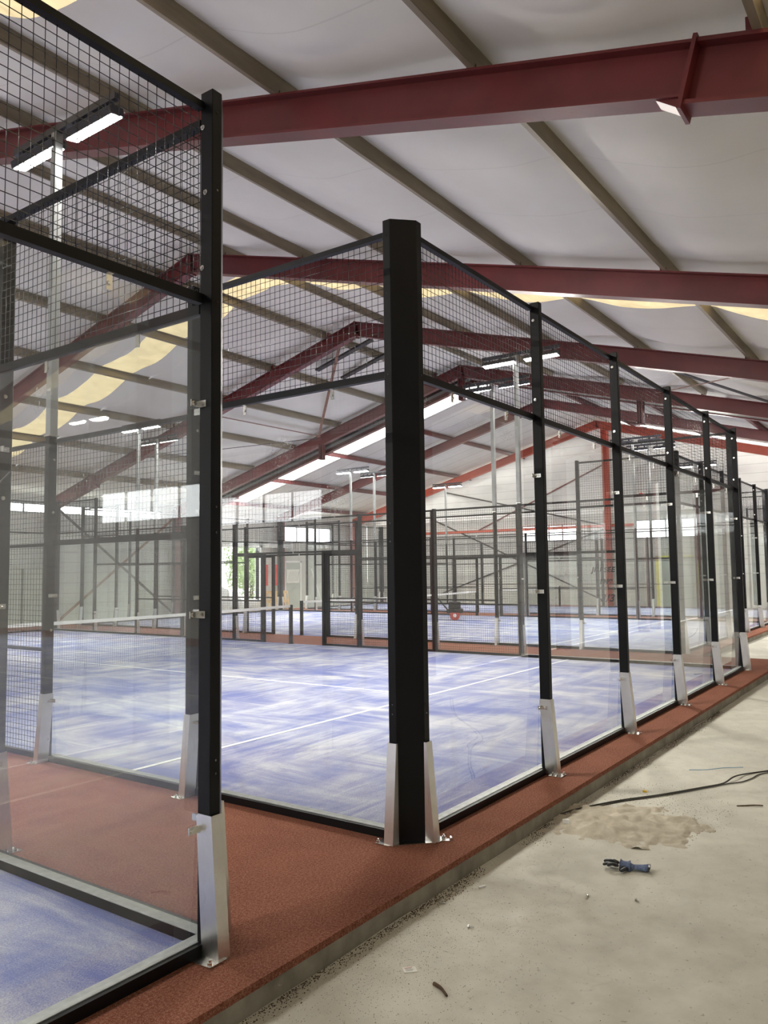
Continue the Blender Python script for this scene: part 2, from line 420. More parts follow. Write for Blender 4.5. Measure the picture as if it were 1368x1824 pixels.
# walls
def wall_y(name, y, thick, holes, x0=XW, x1=XE, mat='wall_panel', ztop=None):
    """wall along X at y with rectangular holes (xa,xb,za,zb)"""
    mb = MB(); xs = sorted({x0, x1} | {h[0] for h in holes} | {h[1] for h in holes})
    zt = ztop or roofz(y) + 0.25
    for a, b in zip(xs[:-1], xs[1:]):
        hs = sorted([(h[2], h[3]) for h in holes if h[0] < (a+b)/2 < h[1]])
        z = FZ
        for (za, zb) in hs:
            if za > z: mb.box(a, b, min(y, y+thick), max(y, y+thick), z, za)
            z = zb
        mb.box(a, b, min(y, y+thick), max(y, y+thick), z, zt)
    return struct(name, mb.mesh(name, mat))
wall_y('wall_far', YF+0.02, 0.25, [(20.4, 24.2, FZ, 2.95), (26.1, 29.9, 3.28, 4.12), (8.0, 18.2, 4.05, 4.45), (-12.5, 6.5, 4.05, 4.45)])
wall_y('wall_near', YN-0.02, -0.25, [])
def wall_x(name, x, thick, holes, mat='wall_panel'):
    mb = MB(); ys = sorted({YN, YF, RY} | {h[0] for h in holes} | {h[1] for h in holes})
    xa, xb = min(x, x+thick), max(x, x+thick)
    for a, b in zip(ys[:-1], ys[1:]):
        hs = sorted([(h[2], h[3]) for h in holes if h[0] < (a+b)/2 < h[1]]); z = FZ
        for (za, zb) in hs:
            if za > z: mb.box(xa, xb, a, b, z, za)
            z = zb
        n = len(mb.v); ta, tb = roofz(a)+0.2, roofz(b)+0.2
        mb.v += [(xa, a, z), (xb, a, z), (xb, b, z), (xa, b, z), (xa, a, ta), (xb, a, ta), (xb, b, tb), (xa, b, tb)]
        mb.f += [(n,n+3,n+2,n+1),(n+4,n+5,n+6,n+7),(n,n+1,n+5,n+4),(n+1,n+2,n+6,n+5),(n+2,n+3,n+7,n+6),(n+3,n,n+4,n+7)]
    return struct(name, mb.mesh(name, mat))
WIN_E = [(12.0, 15.0, 3.1, 3.92), (6.2, 9.15, 3.05, 3.98)]
wall_x('wall_east', XE+0.02, 0.25, WIN_E)
wall_x('wall_west', XW-0.02, -0.25, [(2, 8, 3.2, 4.2), (12, 18, 3.2, 4.2)])
# pale masonry plinth of the end wall and by the doorway
struct('baseboard_east', MB().box(XE-0.06, XE+0.02, YN, YF, FZ, 1.05).mesh('plinth', 'masonry_pale'))
struct('trim_1', MB().box(24.4, XE-0.06, YF-0.05, YF+0.02, FZ, 3.2).mesh('plinth2', 'masonry_pale'))

def window(n, plane, a, b, z0, z1, c, cols=3, mat='frosted_daylight'):
    o = struct('window_%d' % n, (MB().box(a, b, c-0.012, c+0.012, z0, z1) if plane == 'y' else MB().box(c-0.012, c+0.012, a, b, z0, z1)).mesh('window_pane', mat))
    fr = MB(); t = 0.06
    for z in (z0, z1-t):
        fr.box(a, b, c-0.05, c+0.05, z, z+t) if plane == 'y' else fr.box(c-0.05, c+0.05, a, b, z, z+t)
    for i in range(cols+1):
        p = a + (b-a-t)*i/cols
        fr.box(p, p+t, c-0.05, c+0.05, z0, z1) if plane == 'y' else fr.box(c-0.05, c+0.05, p, p+t, z0, z1)
    ob('window_frame', fr.mesh('wf', 'window_frame_grey'), o)
window(5, 'y', 26.1, 29.9, 3.28, 4.12, YF+0.12, 4)
window(6, 'x', 12.0, 15.0, 3.1, 3.92, XE+0.12, 4)
window(7, 'x', 6.2, 9.15, 3.05, 3.98, XE+0.12, 4)
window(8, 'y', 8.0, 18.2, 4.05, 4.45, YF+0.12, 8)
window(9, 'y', -12.5, 6.5, 4.05, 4.45, YF+0.12, 12)
window(10, 'x', 2, 8, 3.2, 4.2, XW-0.12, 5)
window(11, 'x', 12, 18, 3.2, 4.2, XW-0.12, 5)
# doorway surround and its roller box
mb = MB(); mb.box(20.28, 20.4, YF-0.08, YF+0.3, FZ, 3.05); mb.box(24.2, 24.32, YF-0.08, YF+0.3, FZ, 3.05); mb.box(20.28, 24.32, YF-0.08, YF+0.3, 2.95, 3.05)
struct('trim_2', mb.mesh('door_surround', 'white_tape'))
# end wall door with yellow frame
d = struct('door_1', MB().box(XE-0.12, XE-0.07, 6.35, 7.95, FZ, 2.12).mesh('door_leaf', 'door_grey'))
ob('door_frame', MB().box(XE-0.16, XE-0.06, 7.95, 8.12, FZ, 2.25).box(XE-0.16, XE-0.06, 6.2, 6.35, FZ, 2.25).box(XE-0.16, XE-0.06, 6.2, 8.12, 2.12, 2.25).mesh('door_frame', 'yellow_paint'), d)
ob('notice', MB().box(XE-0.13, XE-0.12, 7.0, 7.22, 1.25, 1.6).mesh('notice', 'paper'), d)
d = struct('door_2', MB().box(26.0, 27.1, YF-0.12, YF-0.07, FZ, 2.2).mesh('door_leaf2', 'door_grey'))
ob('door_frame', MB().box(25.9, 26.0, YF-0.14, YF-0.06, FZ, 2.3).box(27.1, 27.2, YF-0.14, YF-0.06, FZ, 2.3).box(25.9, 27.2, YF-0.14, YF-0.06, 2.2, 2.3).mesh('df2', 'white_tape'), d)

# ------------------------------------------------------------------ steel frames of the hall
ORD = ['first', 'second', 'third', 'fourth', 'fifth', 'sixth', 'seventh', 'eighth', 'ninth', 'tenth', 'eleventh', 'twelfth', 'thirteenth', 'fourteenth']
def portal(x, label, colmat='red_oxide_paint', d=0.40, haunch=True, group=None, ridge_ext=0.0):
    t = thing('portal_frame', label, 'roof frame', (x, 0, 0), 0, group)
    pr = ibeam(0.20, d, 0.022, 0.02)
    for s, ya in ((-1, YN+0.15), (1, YF-0.15)):
        hy1 = (ya + (2.82 if s < 0 else -2.6)) if haunch else ya
        mb = MB(); mb.sweep(pr, (0, hy1, roofz(hy1)), (0, RY, RZ), (1, 0, 0))
        r_ = ob('rafter', mb.mesh('rafter', colmat), t)
        if haunch:
            # deeper end segment with a splice plate
            hb = MB(); hy0 = ya
            hb.sweep(ibeam(0.21, d+0.06, 0.03, 0.03), (0, hy0, roofz(hy0)+0.004), (0, hy1, roofz(hy1)+0.004), (1, 0, 0))
            ob('haunch', hb.mesh('haunch', colmat), t)
            pb = MB(); dv = Vector((0, 1, SL if s < 0 else -SL)).normalized()
            p = Vector((0, hy1, roofz(hy1))); dn = Vector((0, -dv.z, dv.y)); 
            if dn.z > 0: dn = -dn
            pb.bar(p - dn*0.02, p + dn*(d+0.095), 0.26, 0.03, tuple(dv)); ob('splice_plate', pb.mesh('splice', colmat), t)
            if s < 0:
                q = p + dn*d; gb = MB(); n0 = 0
                for xx in (-.07, .07): gb.v += [tuple(q+Vector((xx, 0, 0))), tuple(q+dv*.20+Vector((xx, 0, 0))), tuple(q+dn*.075+Vector((xx, 0, 0)))]
                gb.f += [(0, 1, 2), (3, 5, 4), (0, 3, 4, 1), (1, 4, 5, 2), (2, 5, 3, 0)]
                ob('gusset', gb.mesh('gusset', colmat), t)
        cb = MB(); ze = roofz(ya) - 0.1
        cb.box(-0.15, 0.15, ya-0.22+(0.2 if s<0 else 0), ya-0.18+(0.2 if s<0 else 0), FZ, ze); cb.box(-0.15, 0.15, ya+0.18-(0.2 if s>0 else 0), ya+0.22-(0.2 if s>0 else 0), FZ, ze)
        cb.box(-0.012, 0.012, ya-0.2+(0.2 if s<0 else 0), ya+0.2-(0.2 if s>0 else 0), FZ, ze)
        ob('column', cb.mesh('column', colmat), t)
    ob('ridge_plate', MB().box(-0.12, 0.12, RY-0.015, RY+0.015, RZ-d-0.05, RZ+0.0).mesh('rp', colmat), t)
    if haunch is not None and x < XJ:
        for py in PUR[1:-1]:
            cl = MB().bar((0.0, py, roofz(py)-0.01), (0.0, py, roofz(py)+0.17), 0.09, 0.012, (1, 0, 0))
            ob('purlin_cleat', cached(('cleat', round(roofz(py), 2)), lambda: cl.mesh('cleat', colmat)), t)
    return t
LBL_N = {-10.2: 'dark red steel roof frame behind the photographer', -4.4: 'dark red steel roof frame above the photographer', 1.4: 'dark red steel roof frame crossing right over the front glass corner, nearest one overhead',
         7.0: 'dark red steel roof frame second from the front, beyond the nearest one', 12.9: 'dark red steel roof frame third from the front with its peak over the middle court', 18.8: 'dark red steel roof frame where the white lining ends, hangers below it'}
for x in FRAMES_N: 
    pf = portal(x, LBL_N[x])
LBL_F = {19.9: 'red steel roof frame just past the lining beside the grey gutter beam', 25.5: 'red steel roof frame over the far courts between white roof panels', 31.5: 'orange red steel roof frame nearest the far end wall'}
for x in FRAMES_F: portal(x, LBL_F[x], 'red_oxide_paint' if x < 30 else 'orange_red_paint', 0.36)
# grey beam between the twin frames, following the roof
t = thing('gutter_beam', 'thick grey beam following the roof between the twin red frames', 'beam', (19.35, 0, 0))
for ya in (YN+0.3, YF-0.3):
    ob('beam_half', MB().sweep([(-.13, -.08), (.13, -.08), (.13, -.36), (-.13, -.36)], (0, ya, roofz(ya)), (0, RY, RZ), (1, 0, 0)).mesh('gutter', 'dark_angle_steel'), t)
# hangers under the joint frame
for y, l in ((RY, 0.85), (4.2, 0.75), (16.4, 0.6)):
    tag(ob('hanger_stub', MB().sweep([(-.09, 0), (.09, 0), (.09, .012), (-.09, .012)], (0, 0, 0), (0, 0, -l), (1, 0, 0)).box(-.1, .1, -.09, .09, -l, -l+.02).box(-.012, .012, -.09, .09, -l, 0.0).box(-.1, .1, .07, .09, -l, 0).box(-.1, .1, -.09, -.07, -l, 0).mesh('hanger', 'red_oxide_paint'), None, (18.8, y, roofz(y)-0.36)),
        {RY: 'red steel hanger stub under the peak of the frame where the lining ends', 4.2: 'red steel hanger stub on the near slope where the lining ends', 16.4: 'red steel hanger stub on the far slope where the lining ends'}[y], 'hanger')

# purlins: near half grey Z sections, far half red channels
zprof = [(-.035, 0), (.035, 0), (.035, .012), (-.023, .012), (-.023, .19), (.0, .19), (.0, .20), (-.07, .20), (-.07, .19), (-.035, .19)]
zprof = [(-.075, .0), (-.012, .0), (-.012, .188), (.055, .188), (.055, .20), (-.024, .20), (-.024, .012), (-.075, .012)]
def zpurl(y):
    pr = [(u*(1 if y < RY else -1), v_+0.0) for u, v_ in zprof]
    mb = MB(); a = -SL if y > RY else SL; ca = 1/math.sqrt(1+a*a); sa = a*ca
    poly = [(u*ca - v_*sa, u*sa + v_*ca) for u, v_ in pr]
    n = len(mb.v); k = len(poly)
    for x in (XW+0.02, XJ-0.15):
        for (yy, zz) in poly: mb.v.append((x, yy, zz))
    for i in range(k): j = (i+1) % k; mb.f.append((i, j, k+j, k+i))
    mb.f.append(tuple(reversed(range(k)))); mb.f.append(tuple(range(k, 2*k)))
    return mb.mesh('purlin', 'purlin_steel')
for i, y in enumerate(PUR[1:-1]):
    side = 'near' if y < RY else 'far'; k = i if y < RY else i-6
    if y < RY: lab = 'grey steel purlin on the near roof slope, %s up from the eave' % ORD[i]
    else: lab = 'grey steel purlin on the far roof slope, %s down from the ridge' % ORD[i-6]
    o = tag(ob('roof_purlin', zpurl(y), None, (0, y, roofz(y)+0.002)), lab, 'purlin', 'steel purlins of the lined roof')
for i, y in enumerate([-1.0, 2.1, 5.25, 8.4, 11.55, 14.7, 17.9, 21.05, 24.0]):
    side = 'near' if y < RY else 'far'
    mb = MB().box(XJ+0.8, XE, -.05, .05, 0, .012).box(XJ+0.8, XE, -.006, .006, .012, .165).box(XJ+0.8, XE, -.05, .05, .165, .178)
    lab = ('red purlin under the white panels on the near slope, %s up from the eave' % ORD[i]) if y < RY else ('red purlin under the white panels on the far slope, %s down from the ridge' % ORD[i-4])
    tag(ob('roof_purlin', mb.mesh('purlin_red', 'red_oxide_paint'), None, (0, y, roofz(y)-0.0)), lab, 'purlin', 'red purlins of the panelled roof')

# wind bracing in the roof (third bay) and on the far and end walls
def brace(a, b, label, mat='rust_brown_bar', w_=0.09, h_=0.014, name='diagonal_brace'):
    mid = [(p+q)/2 for p, q in zip(a, b)]
    mb = MB().bar([p-m_ for p, m_ in zip(a, mid)], [q-m_ for q, m_ in zip(b, mid)], w_, h_)
    return tag(ob(name, mb.mesh('brace', mat), None, mid), label, 'brace')
rz_ = lambda y, dz=-0.12: roofz(y)+dz
brace((13.0, 10.8, rz_(10.8)), (18.6, 16.4, rz_(16.4)), 'rust brown flat diagonal brace under the far roof slope running down from the ridge')
brace((13.0, 16.35, rz_(16.35)), (18.6, 16.3, rz_(16.3)), 'rust brown horizontal brace under the far roof slope', w_=0.10)
brace((13.0, 20.4, rz_(20.4)), (18.6, 16.5, rz_(16.5)), 'dark diagonal brace low on the far roof slope', 'dark_angle_steel')
brace((13.1, 2.8, rz_(2.8)), (18.7, 0.1, rz_(0.1)), 'dark angle brace crossing the near roof slope before the lining ends', 'dark_angle_steel', 0.10, 0.02)
brace((13.1, -0.2, rz_(-0.2)), (18.7, 3.7, rz_(3.7)), 'rust brown flat brace crossing the near roof slope before the lining ends')
brace((13.1, 3.7, rz_(3.7)), (18.7, 9.6, rz_(9.6)), 'long dark brace on the near roof slope up to the ridge', 'dark_angle_steel', 0.08, 0.02)
for i, x in enumerate((14.05, 15.3)):
    tag(ob('ridge_strut', MB().sweep([(-.09, 0), (.09, 0), (.09, .06), (-.09, .06)], (0, 12.6-11.5, roofz(12.6)-.12-8.3), (0, 10.5-11.5, roofz(10.5)-.12-8.3), (1, 0, 0)).mesh('strut', 'dark_angle_steel'), None, (x, 11.5, 8.3)), ['grey flat strut just past the ridge, nearer the middle court', 'grey flat strut just past the ridge, farther from the middle court'][i], 'strut')
brace((13.1, YF-0.25, 4.2), (18.6, YF-0.25, 0.0), 'brown diagonal wall brace falling to the right on the far wall', 'dark_angle_steel', 0.02, 0.1)
brace((13.1, YF-0.35, 0.0), (18.6, YF-0.35, 4.2), 'brown diagonal wall brace rising to the right on the far wall', 'rust_brown_bar', 0.02, 0.1)
for (ya, za, yb, zb, lab) in ((10.6, 3.6, 20.5, 0.2, 'thin diagonal brace on the end wall falling left of the gable post'), (10.6, 0.1, 20.5, 4.6, 'thin diagonal brace on the end wall rising left of the gable post'),
                         (10.4, 6.8, 17.5, 3.8, 'thin red diagonal high on the end wall gable'), (10.6, 3.8, 19.5, 6.0, 'thin diagonal high on the end wall beside the gable post')):
    brace((XE-0.08, ya, za), (XE-0.08, yb, zb), lab, 'dark_angle_steel' if 'red' not in lab else 'red_oxide_paint', 0.03, 0.07)
tag(ob('gable_post', MB().box(-.02, .02, -.14, .14, 0, roofz(10.3)-FZ-0.0).box(-.14, .14, -.14, -.12, 0, roofz(10.3)-FZ).box(-.14, .14, .12, .14, 0, roofz(10.3)-FZ).mesh('gable_post', 'orange_red_paint'), None, (XE-0.32, 10.3, FZ)), 'tall red steel post in the middle of the far end wall', 'column')
tag(ob('wall_rail', MB().box(-.05, .05, 9.0, 21.2, -.06, .06).mesh('rail', 'orange_red_paint'), None, (XE-0.12, 0, 3.76)), 'red horizontal rail across the end wall beside the windows', 'rail')
struct('trim_3', MB().box(XE-0.08, XE+0.02, YN, YF, 4.35, 4.6).mesh('band', 'white_tape'))

# ------------------------------------------------------------------ raised slabs and red surround
SLAB_A = (XW+0.3, 11.78, -0.40, 22.6)
SLAB_B = (11.78, 31.2, 1.12, 22.6)
for i, (x0, x1, y0, y1) in enumerate((SLAB_A, SLAB_B)):
    mb = MB()
    # chipped front edge: subdivide along x
    n = int((x1-x0)/0.12); zb, zt = FZ-0.01, -0.035
    fr = []
    for k in range(n+1):
        x = x0 + (x1-x0)*k/n; c = 0.018*max(0, noise.noise(Vector((x*2.1, i, 0.3)))) + 0.03*max(0, noise.noise(Vector((x*0.8, i, 5.3))) - 0.25)
        fr.append((x, y0 + c))
    poly = fr + [(x1, y1), (x0, y1)]
    mb.prism(poly, zb, zt)
    tag(ob('raised_slab', mb.mesh('slab', 'slab_concrete')), ['low concrete slab edge under the near and middle courts', 'low concrete slab edge under the far courts'][i], 'slab')

XA1 = -1.674; XB0, XB1 = 0.0, 10.0; XC0, XC1 = 11.95, 21.95; XD0, XD1 = 23.75, 29.75; YC = 1.5
COURTS = {'A': (XA1-10, XA1, 0.0), 'B': (XB0, XB1, 0.0), 'C': (XC0, XC1, YC), 'D': (XD0, XD1, YC)}
CN = {'A': 'nearest court', 'B': 'middle court', 'C': 'far court', 'D': 'narrow court by the end wall'}
def sheet(x0, x1, y0, y1): 
    return MB().box(x0, x1, y0, y1, -0.035, 0.0)
e = 0.0
for (x0, x1, y0, y1, lab) in ((SLAB_A[0], SLAB_A[1], -0.405, 0, 'long brick red turf strip along the front of the near and middle courts'), (XA1, XB0, 0, 20, 'brick red turf aisle between the nearest and middle courts'),
        (XB1, SLAB_A[1], 0, 20, 'brick red turf aisle right of the middle court'), (SLAB_A[0], SLAB_A[1], 20, 22.6, 'brick red turf behind the middle court'), (SLAB_A[0], XA1-10, 0, 20, 'brick red turf left of the nearest court'),
        (SLAB_B[0], SLAB_B[1], 1.115, YC, 'brick red turf strip along the front of the far courts'), (SLAB_B[0], XC0, YC, 20, 'thin brick red turf strip at the left edge of the far court'), (XC1, XD0, YC, YC+20, 'brick red turf aisle between the two far courts'),
        (XD1, SLAB_B[1], YC, YC+20, 'brick red turf strip right of the narrow end court'), (SLAB_B[0], SLAB_B[1], YC+20, 22.6, 'brick red turf behind the far courts')):
    tag(ob('red_turf_strip', MB().box(x0-(x0+x1)/2, x1-(x0+x1)/2, y0, y1, -0.035, 0).mesh('red_turf', 'red_turf'), None, ((x0+x1)/2, 0, 0)), lab, 'turf')
for k, (x0, x1, y0) in COURTS.items():
    t = tag(ob('court_turf', MB().box(0, x1-x0, 0, 20, -0.035, 0.001).mesh('court_turf', 'blue_turf_sand'), None, (x0, y0, 0)), 'sand-strewn blue turf of the ' + CN[k], 'turf')
    W = x1-x0
    for (a, b, c, d_) in ((0.05, W-0.05, 3.0, 3.05), (0.05, W-0.05, 16.95, 17.0), (W/2-.025, W/2+.025, 3.0, 17.0)):
        ob('court_line', MB().box(a, b, c, d_, 0.0, 0.004).mesh('line', 'court_line_white'), t)

# ------------------------------------------------------------------ enclosure pieces (local: x along wall, -y outside, z up)
GT = 0.006
def m_post(h):
    return cached(('post', h), lambda: MB().box(-.03, .03, -.1, -.012, 0.0, h).mesh('post_shaft', 'black_powder_coat', 0.004))
def m_bracket():
    def f():
        mb = MB(); H = 0.62; t = 0.003
        y0t, y1t, y0b, y1b = -.008, -.104, -.048, -.155
        for sx in (-1, 1):
            xa, xb = sx*.0312, sx*(.0312+t); n = len(mb.v)
            pts = [(y0b, .006), (y1b, .006), (y1t, H), (y0t+.0-.012, H), (y0t, H-.014)]
            mb.v += [(xa, y, z) for y, z in pts] + [(xb, y, z) for y, z in pts]; k = len(pts)
            for i in range(k): j = (i+1) % k; mb.f.append((n+i, n+j, n+k+j, n+k+i))
            mb.f.append(tuple(n+i for i in range(k))); mb.f.append(tuple(n+k+i for i in reversed(range(k))))
        n = len(mb.v)
        for (y, z) in ((y1b, .006), (y1t, H)):
            mb.v += [(-.0342, y, z), (.0342, y, z), (.0342, y-t, z), (-.0342, y-t, z)]
        mb.f += [(n,n+1,n+5,n+4),(n+1,n+2,n+6,n+5),(n+2,n+3,n+7,n+6),(n+3,n,n+4,n+7),(n,n+3,n+2,n+1),(n+4,n+5,n+6,n+7)]
        return mb.mesh('foot_bracket', 'brushed_stainless')
    return cached('bracket', f)
def m_base():
    def f():
        mb = MB().box(-.075, .045, -.20, -.085, 0.0, .007)
        for (x, y) in ((-.058, -.165), (-.04, -.115), (.025, -.185)):
            mb.disc((x, y, .012), (0, 0, 1), .011, .012, 6); mb.disc((x, y, .02), (0, 0, 1), .005, .02, 8)
        return mb.mesh('base_plate', 'zinc_plated')
    return cached('base', f)
def m_clamp(sx):
    def f():
        mb = MB(); s = sx
        def bx(x0, x1, y0, y1, z0, z1): mb.box(min(x0*s, x1*s), max(x0*s, x1*s), y0, y1, z0, z1)
        bx(.031, .035, -.078, -.018, -.016, .016)      # leaf on the post side
        bx(.031, .036, -.022, -.010, -.016, .016)
        bx(.036, .078, -.020, -.015, -.016, .016)      # leaf over the glass
        mb.disc((s*.060, -.024, 0), (0, 1, 0), .012, .008, 12)
        mb.disc((s*.038, -.052, 0), (1, 0, 0), .010, .010, 10)
        mb.bar((s*.040, -.052, .0), (s*.052, -.028, .0), .009, .009, n=8)
        return mb.mesh('glass_clamp', 'zinc_plated')
    return cached(('clamp', sx), f)
def m_bolt(sx):
    def f():
        mb = MB().disc((sx*.033, -.045, 0), (1, 0, 0), .013, .005, 14); mb.disc((sx*.038, -.045, 0), (1, 0, 0), .008, .008, 8)
        return mb.mesh('bolt', 'zinc_plated')
    return cached(('bolt', sx), f)
def post(loc, rz, h, label, group, glass=(), bolts=(), near=True):
    t = thing('enclosure_post', label, 'post', loc, rz, group)
    ob('post_shaft', m_post(h), t)
    ob('foot_bracket', m_bracket(), t)
    if near:
        ob('base_plate', m_base(), t)
        for (sx, z) in glass: ob('glass_clamp', m_clamp(sx), t, (0, 0, z))
        for (sx, z, dy) in bolts: ob('bolt', m_bolt(sx), t, (0, dy, z))
    return t

def m_pillar(h):
    def f():
        mb = MB().prism([(-.094, .094), (-.094, .034), (.034, -.094), (.094, -.094), (.094, -.012), (-.004, -.012), (-.012, -.004), (-.012, .094)], .008, h)
        return mb.mesh('pillar_shaft', 'black_powder_coat', 0.003)
    return cached(('pillar', h), f)
def m_pillar_base():
    def f():
        mb = MB().prism([(-.17, .16), (-.17, .06), (.06, -.17), (.16, -.17), (.17, -.02), (-.02, -.02), (-.02, .17)], 0, .008)
        for (x, y) in ((-.155, .145), (-.13, .05), (.05, -.13), (.145, -.155)):
            mb.disc((x, y, .014), (0, 0, 1), .012, .013, 6); mb.disc((x, y, .022), (0, 0, 1), .006, .02, 8)
        return mb.mesh('pillar_base', 'zinc_plated')
    return cached('pbase', f)
def pillar(loc, rz, label, near=True, h=4.05):
    t = thing('corner_pillar', label, 'pillar', loc, rz)
    ob('pillar_shaft', m_pillar(h), t)
    ob('base_plate', m_pillar_base(), t)
    ob('foot_bracket', m_bracket(), t, (.064, 0, 0)); ob('foot_bracket', m_bracket(), t, (0, .064, 0), R(-90))
    if near:
        mb = MB()
        for z in (3.94, 3.55, 3.0, 2.02, 1.9, .86, .8):
            mb.disc((-.0945, .062, z), (1, 0, 0), .006, .004, 10); mb.disc((.062, -.0945, z), (0, 1, 0), .006, .004, 10)
        ob('screw_row', mb.mesh('screws', 'black_wire_coat'), t)
        for z in (3.87, 3.54, 3.17):
            dd = .02 if z == 3.54 else 0
            ob('bolt', cached('pb1', lambda: MB().disc((.096, 0, 0), (1, 0, 0), .013, .005, 14).disc((.101, 0, 0), (1, 0, 0), .008, .008, 8).mesh('pbolt', 'zinc_plated')), t, (0, -.03-dd, z))
            ob('bolt', cached('pb2', lambda: MB().disc((0, .096, 0), (0, 1, 0), .013, .005, 14).disc((0, .101, 0), (0, 1, 0), .008, .008, 8).mesh('pbolt', 'zinc_plated')), t, (-.03-dd, 0, z))
        for z in (2.51, 1.52, .55):
            ob('glass_clamp', cached(('pc', 1), lambda: MB().box(.094, .150, -.020, -.014, -.016, .016).box(.094, .098, -.06, -.014, -.016, .016).disc((.130, -.024, 0), (0, 1, 0), .012, .008).mesh('pc', 'zinc_plated')), t, (0, 0, z))
            ob('glass_clamp', cached(('pc', 2), lambda: MB().box(-.020, -.014, .094, .150, -.016, .016).box(-.06, -.014, .094, .098, -.016, .016).disc((-.024, .130, 0), (1, 0, 0), .012, .008).mesh('pc2', 'zinc_plated')), t, (0, 0, z))
    return t

def pane(o, rz, x0, x1, z1, label, group, hooks=True):
    """glass pane from local x0..x1 with its bottom rail"""
    W = x1-x0; off = Matrix.Rotation(rz, 3, 'Z') @ Vector(((x0+x1)/2, 0, 0))
    t = thing('glass_panel', label, 'glass panel', (o[0]+off.x, o[1]+off.y, 0), rz, group)
    ob('pane', cached(('pane', round(W, 3), z1), lambda: MB().box(-W/2+.004, W/2-.004, -GT, GT, .055, z1).mesh('pane', 'tempered_glass')), t)
    rail = ob('bottom_rail', cached(('brail', round(W, 3)), lambda: MB().box(-W/2, W/2, -.05, .045, 0.0, .052).mesh('brail', 'black_powder_coat')), t)
    ob('seal_strip', cached(('seal', round(W, 3)), lambda: MB().box(-W/2, W/2, -.022, .044, .052, .056).mesh('seal', 'grey_frame_seal')), rail)
    return t

def m_wire(W, H, pitch, th=.004):
    def f():
        mb = MB(); nx = max(2, round(W/pitch)); nz_ = max(2, round(H/pitch))
        for i in range(nx+1):
            x = -W/2 + W*i/nx; mb.bar((x, -.0045, 0), (x, -.0045, H), th, th, n=6)
        for j in range(nz_+1):
            z = H*j/nz_; mb.bar((-W/2, -.0008, z), (W/2, -.0008, z), th, th, n=6)
        return mb.mesh('wire_mesh', 'black_wire_coat', smooth=True)
    return cached(('wire', round(W, 3), round(H, 3), pitch), f)
def meshpanel(o, rz, x0, x1, z0, z1, label, group, hooks=0, bars=()):
    W = x1-x0; H = z1-z0; off = Matrix.Rotation(rz, 3, 'Z') @ Vector(((x0+x1)/2, 0, 0))
    t = thing('mesh_panel', label, 'mesh panel', (o[0]+off.x, o[1]+off.y, z0), rz, group)
    def f():
        mb = MB(); q = .036
        for (a, b) in ((0, q+.012), (H-q, H)): mb.box(-W/2, W/2, -.036, .006, a, b)
        for (a, b) in ((-W/2, -W/2+.03), (W/2-.03, W/2)):
            if H > 1.2 or W < 1.2: mb.box(a, b, -.018, .006, q, H-q)
        for z in bars: mb.box(-W/2, W/2, -.03, .0, z-z0-.015, z-z0+.015)
        return mb.mesh('panel_frame', 'black_powder_coat')
    ob('panel_frame', cached(('pf', round(W, 3), round(H, 3), round(z0, 2), tuple(bars)), f), t)
    ob('wire_mesh', m_wire(W-.012, H-.06, .05), t, (0, 0, .03))
    for i in range(hooks):
        x = -W/2 + W*(0.27 + 0.46*i)
        ob('hook_clamp', cached('hook', lambda: MB().box(-.014, .014, -.018, -.012, -.075, .0).box(-.014, .014, -.03, -.012, -.004, .002).disc((0, -.022, -.045), (0, 1, 0), .010, .010, 10).mesh('hook', 'zinc_plated')), t, (x, 0, 0))
    return t

GL = (2.51, 1.52, .55)
def side_words(u): return u
def end_wall(key, o, rz, W, name, near=True, rng=None, whole=True):
    """glass wall 3 m + 1 m mesh across the court end. o = left pillar position in local frame"""
    n = int(W/2)
    for i in range(n):
        if rng and i not in rng: continue
        a, b = 2*i, 2*i+2
        nm = name(i)
        pane(o, rz, a + (.012 if i == 0 else .003), b - (.012 if i == n-1 else .003), 2.985, 'clear tall glass pane, %s' % nm, 'end wall glass of the ' + CN[key])
        meshpanel(o, rz, a + (.095 if i == 0 else .032), b - (.095 if i == n-1 else .032), 2.995, 4.0, 'wire mesh above glass, %s' % nm, 'end wall mesh of the ' + CN[key], 2 if near else 0)
    for i in range(1, n):
        if rng and i not in rng and (i-1) not in rng: continue
        off = Matrix.Rotation(rz, 3, 'Z') @ Vector((2*i, 0, 0))
        cl = [(s, z) for z in GL for s in (-1, 1)]
        bl = [(s, z, d_) for s in (-1, 1) for (z, d_) in ((3.87, 0), (3.17, 0))]
        post((o[0]+off.x, o[1]+off.y, 0), rz, 4.03, 'tall black post closing the %s' % name(i-1 if key != 'A' else i), 'end wall posts of the ' + CN[key], cl if near else (), bl if near else ())

